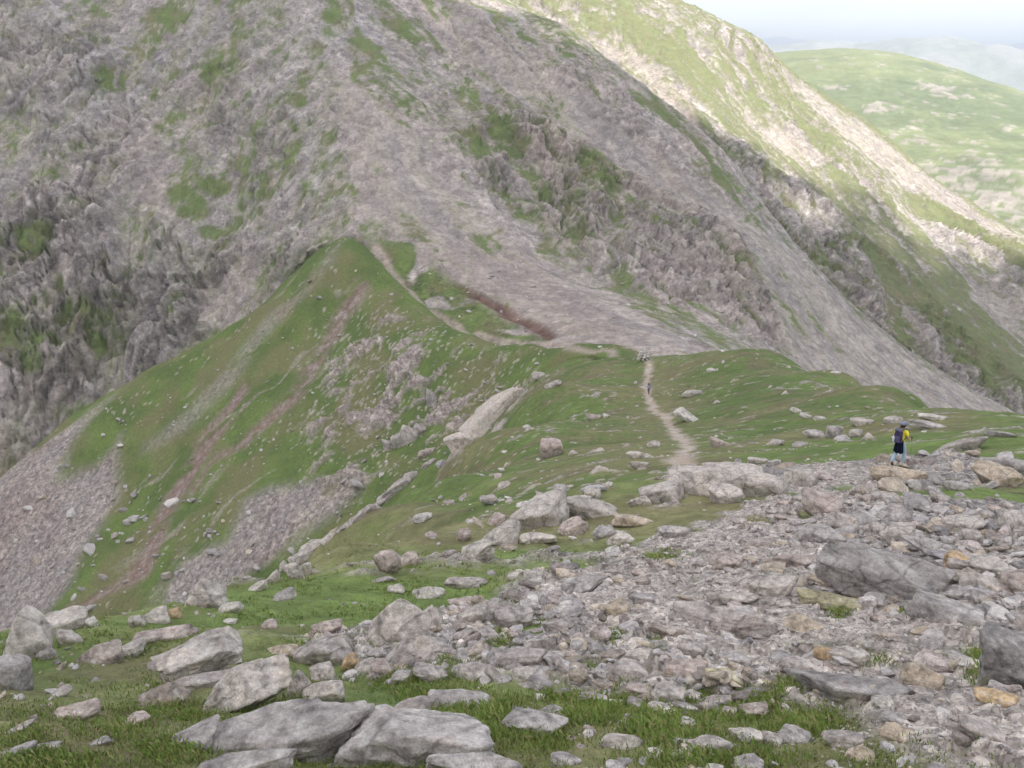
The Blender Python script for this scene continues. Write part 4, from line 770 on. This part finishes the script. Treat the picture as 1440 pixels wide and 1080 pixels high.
# ---- grass blades
def tufts(seed):
    g = np.random.default_rng(seed); n = 68000
    px = g.uniform(-200, 1600, n); py = 760+340*g.random(n)**.8; v = np.array([ray(a, b) for a, b in zip(px, py)])
    R_ = rs[(rs > 1.9) & (rs < 40)][::4]; hr = np.full(n, -1.)
    for k0 in range(0, n, 3000):
        vv = v[k0:k0+3000]; zz = gz((vv[:, 0:1]*R_).ravel(), (vv[:, 1:2]*R_).ravel()).reshape(len(vv), -1); ok_ = zz >= vv[:, 2:3]*R_; hr[k0:k0+3000] = np.where(ok_.any(1), R_[ok_.argmax(1)], -1)
    x = v[:, 0]*hr; y = v[:, 1]*hr
    lush = np.zeros(n)
    for (a, b, sx, sy, q) in [(600,985,60,16,.7),(560,960,60,16,.5),(640,1020,36,36,1),(700,1010,34,26,1),(660,1045,60,20,.7),(820,1010,50,16,.9),(940,1030,60,20,1),(1030,1010,60,16,.7),(1130,1025,52,16,1),(1090,990,30,14,.6),(1385,940,16,26,1),(860,1000,60,18,.8),(760,1045,50,20,.7),(640,950,40,14,.6),
         (430,975,20,12,.9),(700,895,16,8,.5),(1180,866,10,5,.9),(1110,815,14,8,.4),(925,785,24,6,.9),(250,1010,70,14,.6),(160,1030,80,16,.4),(390,1000,50,14,.7),(60,1080,120,14,.5),(240,1060,80,20,.5),(850,935,16,10,.4),(1230,1080,60,10,.3),(1000,1075,120,12,.6)]+[(a, b, c_*.8, d*.8, .75) for a, b, c_, d in POCKETS]:
        lush = np.maximum(lush, q*np.exp(-(((px-a)/sx)**2+((py-b)/sy)**2)))
    st_ = stony_mask(x, y); q = np.maximum(lush, .42*(1-st_)*sm(-.3, .4, fbm(x/.9, y/.9, 3, 510)))
    keep = np.nonzero((hr > 0) & (g.random(n) < q))[0]
    V_, F_, C_c = [], [], []; k = 0
    for i in keep:
        m_ = 9 if lush[i] > .3 else 6; L_ = (.024+.04*lush[i])*g.uniform(.7, 1.3)*min(1.6, max(.75, hr[i]/7)); z = gz(x[i], y[i])[0]
        for _ in range(m_):
            a = g.uniform(0, 2*pi); bx, by = x[i]+g.normal()*.035, y[i]+g.normal()*.035; w_ = .0026*max(1, hr[i]/6); t = g.uniform(.2, .9); ca, sa = cos(a), sin(a)
            p0 = (bx-sa*w_, by+ca*w_, z-.01); p1 = (bx+sa*w_, by-ca*w_, z-.01); p2 = (bx+ca*L_*t*.45+sa*w_*.7, by+sa*L_*t*.45-ca*w_*.7, z+L_*.6); p3 = (bx+ca*L_*t, by+sa*L_*t, z+L_*(1-.35*t))
            V_ += [p0, p1, p2, p3]; F_ += [(k, k+1, k+2), (k, k+2, k+3)]; k += 4
            c = np.array([.18, .245, .065])*g.uniform(.75, 1.25) if g.random() < .8 else np.array([.30, .28, .13]); c = c*(1+.35*lush[i]); C_c += [c*.9, c*.9, c, c*1.1]
    me = mesh_np('grass', np.array(V_), np.array(F_), False, np.array(C_c)); tago(link('grass', me, M_GRASS), kind='stuff')
M_GRASS, nt, b = new_mat('grass_blades'); at = nd(nt, 'ShaderNodeAttribute', attribute_name='tint'); nt.links.new(at.outputs['Color'], b.inputs['Base Color']); b.inputs['Roughness'].default_value = .7
tufts(77)
# ------------------------------------------------------------------ people, pole, pack, cairn
def flat_mat(name, col, rough=.8, bump=0):
    m, nt, b = new_mat(name); b.inputs['Roughness'].default_value = rough
    tc = nd(nt, 'ShaderNodeTexCoord'); n = nd(nt, 'ShaderNodeTexNoise', Scale=14., Detail=4.); nt.links.new(tc.outputs['Object'], n.inputs['Vector'])
    mr = nd(nt, 'ShaderNodeMapRange'); mr.inputs['To Min'].default_value = .82; mr.inputs['To Max'].default_value = 1.15; nt.links.new(n.outputs['Fac'], mr.inputs['Value'])
    v = nd(nt, 'ShaderNodeVectorMath', operation='SCALE'); v.inputs[0].default_value = col; nt.links.new(mr.outputs[0], v.inputs['Scale']); nt.links.new(v.outputs[0], b.inputs['Base Color'])
    return m
def skin(name, chains, root=0, sub=2):
    """chains: lists of (x, y, z, radius); a chain may start with an index into the points already laid"""
    P_, R_, E_ = [], [], []
    for ch in chains:
        prev = None
        for q in ch:
            if isinstance(q, int): prev = q; continue
            P_.append(q[:3]); R_.append(q[3]); i = len(P_)-1
            if prev is not None: E_.append((prev, i))
            prev = i
    me = bpy.data.meshes.new(name); me.from_pydata(P_, E_, []); o = bpy.data.objects.new(name, me); COL.objects.link(o)
    md = o.modifiers.new('skin', 'SKIN'); md.use_smooth_shade = True; md.branch_smoothing = .3
    for i, r in enumerate(R_):
        rr = r if isinstance(r, tuple) else (r, r); me.skin_vertices[0].data[i].radius = rr; me.skin_vertices[0].data[i].use_root = (i == root)
    s = o.modifiers.new('sub', 'SUBSURF'); s.levels = sub; s.render_levels = sub
    bpy.context.view_layer.update(); dg = bpy.context.evaluated_depsgraph_get(); m2 = bpy.data.meshes.new_from_object(o.evaluated_get(dg)); m2.name = name
    bpy.data.objects.remove(o); bpy.data.meshes.remove(me); return m2
def lathe(name, prof, n=20, a0=0, a1=2*pi, sx=1, sy=1, thick=0):
    bm = bmesh.new(); full = abs(a1-a0-2*pi) < 1e-6; m_ = n if full else n+1; rows = []
    for r, z in prof: rows.append([bm.verts.new((cos(a0+(a1-a0)*k/n)*r*sx, sin(a0+(a1-a0)*k/n)*r*sy, z)) for k in range(m_)])
    for a, b in zip(rows[:-1], rows[1:]):
        for k in range(n): k2 = (k+1) % m_; bm.faces.new((a[k], a[k2], b[k2], b[k]))
    if thick: bmesh.ops.solidify(bm, geom=bm.faces[:], thickness=thick)
    else:
        for r_ in (rows[0], rows[-1]):
            if full:
                try: bm.faces.new(r_)
                except ValueError: pass
    bmesh.ops.recalc_face_normals(bm, faces=bm.faces[:]); me = bpy.data.meshes.new(name); bm.to_mesh(me); bm.free()
    for p_ in me.polygons: p_.use_smooth = True
    return me
def rbox(name, size, bev, loc=(0,0,0), taper=1., seg=3):
    bm = bmesh.new(); bmesh.ops.create_cube(bm, size=1)
    for v in bm.verts: t = taper if v.co.z > 0 else 1; v.co = Vector((v.co.x*size[0]*t, v.co.y*size[1]*t, v.co.z*size[2]))
    bmesh.ops.bevel(bm, geom=bm.edges[:], offset=bev, segments=seg, affect='EDGES', profile=.6)
    bmesh.ops.translate(bm, verts=bm.verts, vec=loc); me = bpy.data.meshes.new(name); bm.to_mesh(me); bm.free()
    for p_ in me.polygons: p_.use_smooth = True
    return me
M_SKIN = flat_mat('skin', (.50,.31,.23), .6); M_HAIR = flat_mat('hair', (.07,.045,.03)); M_BOOT = flat_mat('boot_leather', (.10,.07,.05)); M_METAL = flat_mat('pole_metal', (.25,.26,.28), .4)
def person(loc, rz, cols, label, group=None, jacket=True):
    shirt, pants, cap_, boots = cols
    arms = []
    fing = lambda wx_, wy_, wz_, s: [[(wx_+s*.012*(k-1.5)*0, wy_+.02*(k-1.5)*.9, wz_-.085, .0105), (wx_-s*.012, wy_+.02*(k-1.5)*.9+.006, wz_-.125-(.012 if k in (1, 2) else 0), .009), (wx_-s*.030, wy_+.02*(k-1.5)*.8+.01, wz_-.150, .008)] for k in range(4)]
    ch = [[(0,0,.97,.125),(0,.01,1.13,.115),(0,.02,1.32,.145),(0,.02,1.44,.085),(0,.03,1.51,.052),(0,.055,1.60,.088),(0,.05,1.69,.085),(0,.04,1.735,.05)],
          [2,(.17,.01,1.41,.062),(.235,.03,1.18,.046),(.235,.23,1.06,.034),(.235,.30,1.04,(.042,.022))],
          [2,(-.17,.01,1.41,.062),(-.25,-.07,1.17,.046),(-.26,.06,.97,.034),(-.26,.085,.90,(.022,.042))],
          [0,(.10,0,.90,.092),(.115,.17,.52,.060),(.115,.12,.11,.042),(.115,.26,.045,.036)],
          [0,(-.10,0,.90,.092),(-.115,.0,.50,.060),(-.12,-.26,.20,.040),(-.12,-.17,.05,.034)],
          [5,(0,.155,1.605,.014)],[5,(.09,.04,1.61,.014)],[5,(-.09,.04,1.61,.014)]]
    o = link('person', skin('person', ch), M_SKIN, loc=loc); o.rotation_euler = (0, 0, rz)
    # fingers join the palms; the right hand closes on the pole grip, the left hangs half curled
    hb = []
    for k in range(4):
        z_ = 1.062-.020*k; L_ = (.9, 1., .95, .8)[k]; hb.append([(.238,.315,z_,.011),(.262*1,.335+.012*L_,z_,.0095),(.285,.335,z_-.002,.009),(.288,.315,z_-.004,.008)])
    hb.append([(.225,.29,1.07,.012),(.232,.325,1.088,.010),(.258,.345,1.085,.009)])
    for k in range(4):
        y_ = .058+.019*k; L_ = (.85, .97, 1., .8)[k]; hb.append([(-.26,y_+.01,.875,.011),(-.256,y_+.012,.845-.02*L_,.0095),(-.246,y_+.016,.812-.012*L_,.0085)])
    hb.append([(-.258,.12,.91,.012),(-.245,.145,.875,.0105),(-.24,.148,.85,.009)])
    bm = bmesh.new()
    for c_ in hb:
        m_ = skin('hand', [c_], sub=1); bm.from_mesh(m_); bpy.data.meshes.remove(m_)
    bm.from_mesh(o.data); me = bpy.data.meshes.new('person'); bm.to_mesh(me); bm.free(); me.materials.append(M_SKIN)
    for p_ in me.polygons: p_.use_smooth = True
    o.data = me
    tee = skin('shirt', [[(0,0,.90,.150),(0,0,.98,.162),(0,.01,1.14,.148),(0,.02,1.32,.172),(0,.02,1.43,.105),(0,.025,1.47,.068)],[3,(.175,.01,1.42,.085),(.222,.03,1.24,.073)],[3,(-.175,.01,1.42,.085),(-.236,-.045,1.23,.073)]]); link('shirt', tee, shirt, o)
    tr = skin('trousers', [[(0,0,1.06,.14),(0,0,.97,.148)],[1,(.10,.01,.87,.118),(.117,.165,.53,.085),(.116,.125,.15,.07),(.116,.12,.085,.066)],[1,(-.10,0,.87,.118),(-.117,.0,.51,.085),(-.121,-.235,.235,.068),(-.121,-.262,.18,.064)]]); link('trousers', tr, pants, o)
    for sx_, (ax, ay, az_), (tx, ty, tz) in ((1,(.116,.115,.13),(.116,.29,.045)),(-1,(-.121,-.26,.17),(-.121,-.14,.035))):
        link('boot', skin('boot', [[(ax, ay, az_, .058),(ax, ay+.005, az_-.085,.05),((ax+tx)/2,(ay+ty)/2+.03,tz+.012,.046),(tx, ty, tz,.042)]]), boots, o)
    cp = lathe('cap', [(.0,1.785),(.05,1.782),(.085,1.765),(.106,1.73),(.112,1.69),(.110,1.66)], 20, sy=1.12); link('cap', cp, cap_, o, loc=(0,.045,0))
    br = lathe('cap_brim', [(.10,0),(.185,-.015)], 14, radians(35), radians(145), 1, 1.1, .008); b_ = link('cap_brim', br, cap_, o, loc=(0,.05,1.665)); 
    hr = lathe('hair', [(.103,1.66),(.104,1.60),(.085,1.555),(.06,1.55)], 18, radians(170), radians(370), 1, 1.1, .012); link('hair', hr, M_HAIR, o, loc=(0,.048,0))
    for s_ in (-1, 1): link('eye', lathe('eye', [(0,-.008),(.007,-.004),(.008,0),(.007,.004),(0,.008)], 8), M_HAIR, o, loc=(.032*s_,.140,1.635))
    if jacket:
        jk = lathe('jacket', [(.165,1.06),(.175,1.02),(.185,.90),(.20,.74),(.215,.60),(.20,.545)], 22, radians(160), radians(330), 1.05, .95, .022)
        for i_, v in enumerate(jk.vertices): v.co.z += .035*sin(v.co.x*40)*(1.05-v.co.z); v.co.y -= .02*sin(v.co.x*55)
        link('jacket', jk, flat_mat('navy_cloth', (.018,.024,.055)), o)
    tago(o, label, 'person', group); return o
def backpack(loc, rz, body, lab):
    o = link('backpack', rbox('backpack', (.33,.20,.50), .07, (0,-.255,1.27), .82, 4), body, loc=loc); o.rotation_euler = (0, 0, rz)
    link('pocket', rbox('pocket', (.23,.07,.24), .03, (0,-.365,1.16), .9), flat_mat('pack_pocket', (.10,.09,.16)), o)
    link('flap', rbox('flap', (.29,.22,.09), .035, (0,-.26,1.525), .85), flat_mat('pack_flap', (.12,.12,.15)), o)
    link('bottle', lathe('bottle', [(0,0),(.035,0),(.036,.18),(.014,.22),(.014,.245),(0,.245)], 12), flat_mat('bottle_plastic', (.70,.70,.78), .4), o, loc=(-.10,-.42,1.05))
    for s_ in (-1, 1):
        link('strap', skin('strap', [[(s_*.09,-.18,1.46,(.028,.012)),(s_*.10,-.05,1.535,(.028,.012)),(s_*.115,.10,1.50,(.028,.012)),(s_*.125,.185,1.34,(.028,.012)),(s_*.15,.12,1.16,(.022,.010)),(s_*.16,-.14,1.08,(.022,.010))]], sub=1), flat_mat('pack_strap', (.03,.03,.035)), o)
    tago(o, lab, 'backpack'); return o
def place(px, py): p_ = hit(px, py); return p_
shirt_y = flat_mat('yellow_cloth', (.80,.74,.06)); blue = flat_mat('pale_blue_cloth', (.36,.48,.58)); capm = flat_mat('cap_cloth', (.22,.25,.34))
f = place(1262, 655); hz0 = radians(-48)
H1 = (f[0], f[1], gz(f[0], f[1])[0]+.02)
pr = person(H1, hz0, (shirt_y, blue, capm, M_BOOT), 'person in yellow shirt, blue cap and pale blue trousers walking away over the stones')
backpack(H1, hz0, flat_mat('pack_cloth', (.055,.045,.10)), 'dark purple backpack on the back of the hiker in yellow')
pg_ = Matrix.Rotation(hz0, 3, 'Z')@Vector((.262, .318, 1.06)); tip = Matrix.Rotation(hz0, 3, 'Z')@Vector((.30, .52, 0)); tw = Vector((H1[0]+tip.x, H1[1]+tip.y)); tz_ = gz(tw.x, tw.y)[0]-H1[2]
A_ = Vector((H1[0]+pg_.x, H1[1]+pg_.y, H1[2]+1.16)); B_ = Vector((tw.x, tw.y, H1[2]+tz_-.02))
def tube(name, a, b, r0, r1, n=10):
    bm = bmesh.new(); d = b-a; q = d.to_track_quat('Z', 'Y'); rr = [[bm.verts.new(p_+q@Vector((cos(2*pi*k/n)*r, sin(2*pi*k/n)*r, 0))) for k in range(n)] for p_, r in ((a, r0), (b, r1))]
    for k in range(n): bm.faces.new((rr[0][k], rr[0][(k+1) % n], rr[1][(k+1) % n], rr[1][k]))
    bm.faces.new(rr[0][::-1]); bm.faces.new(rr[1]); me = bpy.data.meshes.new(name); bm.to_mesh(me); bm.free(); return me
pole = link('walking_pole', None, loc=B_); L3 = A_-B_
link('shaft', tube('shaft', L3*.0, L3*.86, .007, .010), M_METAL, pole); link('grip', tube('grip', L3*.86, L3, .014, .017), flat_mat('grip_rubber', (.02,.02,.02)), pole); link('basket', tube('basket', L3*.05, L3*.06, .03, .03), M_METAL, pole)
tago(pole, 'thin grey walking pole held in the hiker\'s right hand', 'walking pole')
f = hit(912, 555, 100, 230); H2 = (f[0], f[1], gz(f[0], f[1])[0]+.02)
person(H2, radians(15), (flat_mat('slate_cloth', (.26,.27,.36)), flat_mat('dark_cloth', (.14,.14,.17)), flat_mat('dark_cap', (.13,.13,.18)), M_BOOT), 'tiny distant walker in grey climbing the path to the col', jacket=False)
backpack(H2, radians(15), flat_mat('lilac_pack', (.42,.42,.62)), 'tiny pale lilac backpack on the distant walker')
# the cairn on the col
f = hit(905, 506, 150, 260); root = link('cairn', None, loc=(f[0], f[1], f[2])); g = np.random.default_rng(91)
for lv, (nn, rad, z_) in enumerate([(7,1.0,.25),(6,.8,.75),(5,.6,1.2),(4,.4,1.62),(3,.22,1.98),(1,0,2.3)]):
    for k in range(nn):
        a = 2*pi*k/nn+lv*.6; s_ = g.uniform(.62,.85)
        V_, F_ = stone(3, g, (s_*1.15, s_*.95, s_*.72), .6, .06); x_, y_ = rad*cos(a), rad*sin(a)
        me = mesh_np('stone', V_, F_, True, tint(V_, (.58,.56,.53) if k % 3 else (.48,.46,.44), g, (s_, s_, s_))); o = link('stone', me, M_ROCKF, root, (x_, y_, z_)); o.rotation_euler = (g.normal()*.15, g.normal()*.15, a)
tago(root, 'pale stone cairn standing at the saddle where the two paths meet', 'cairn')
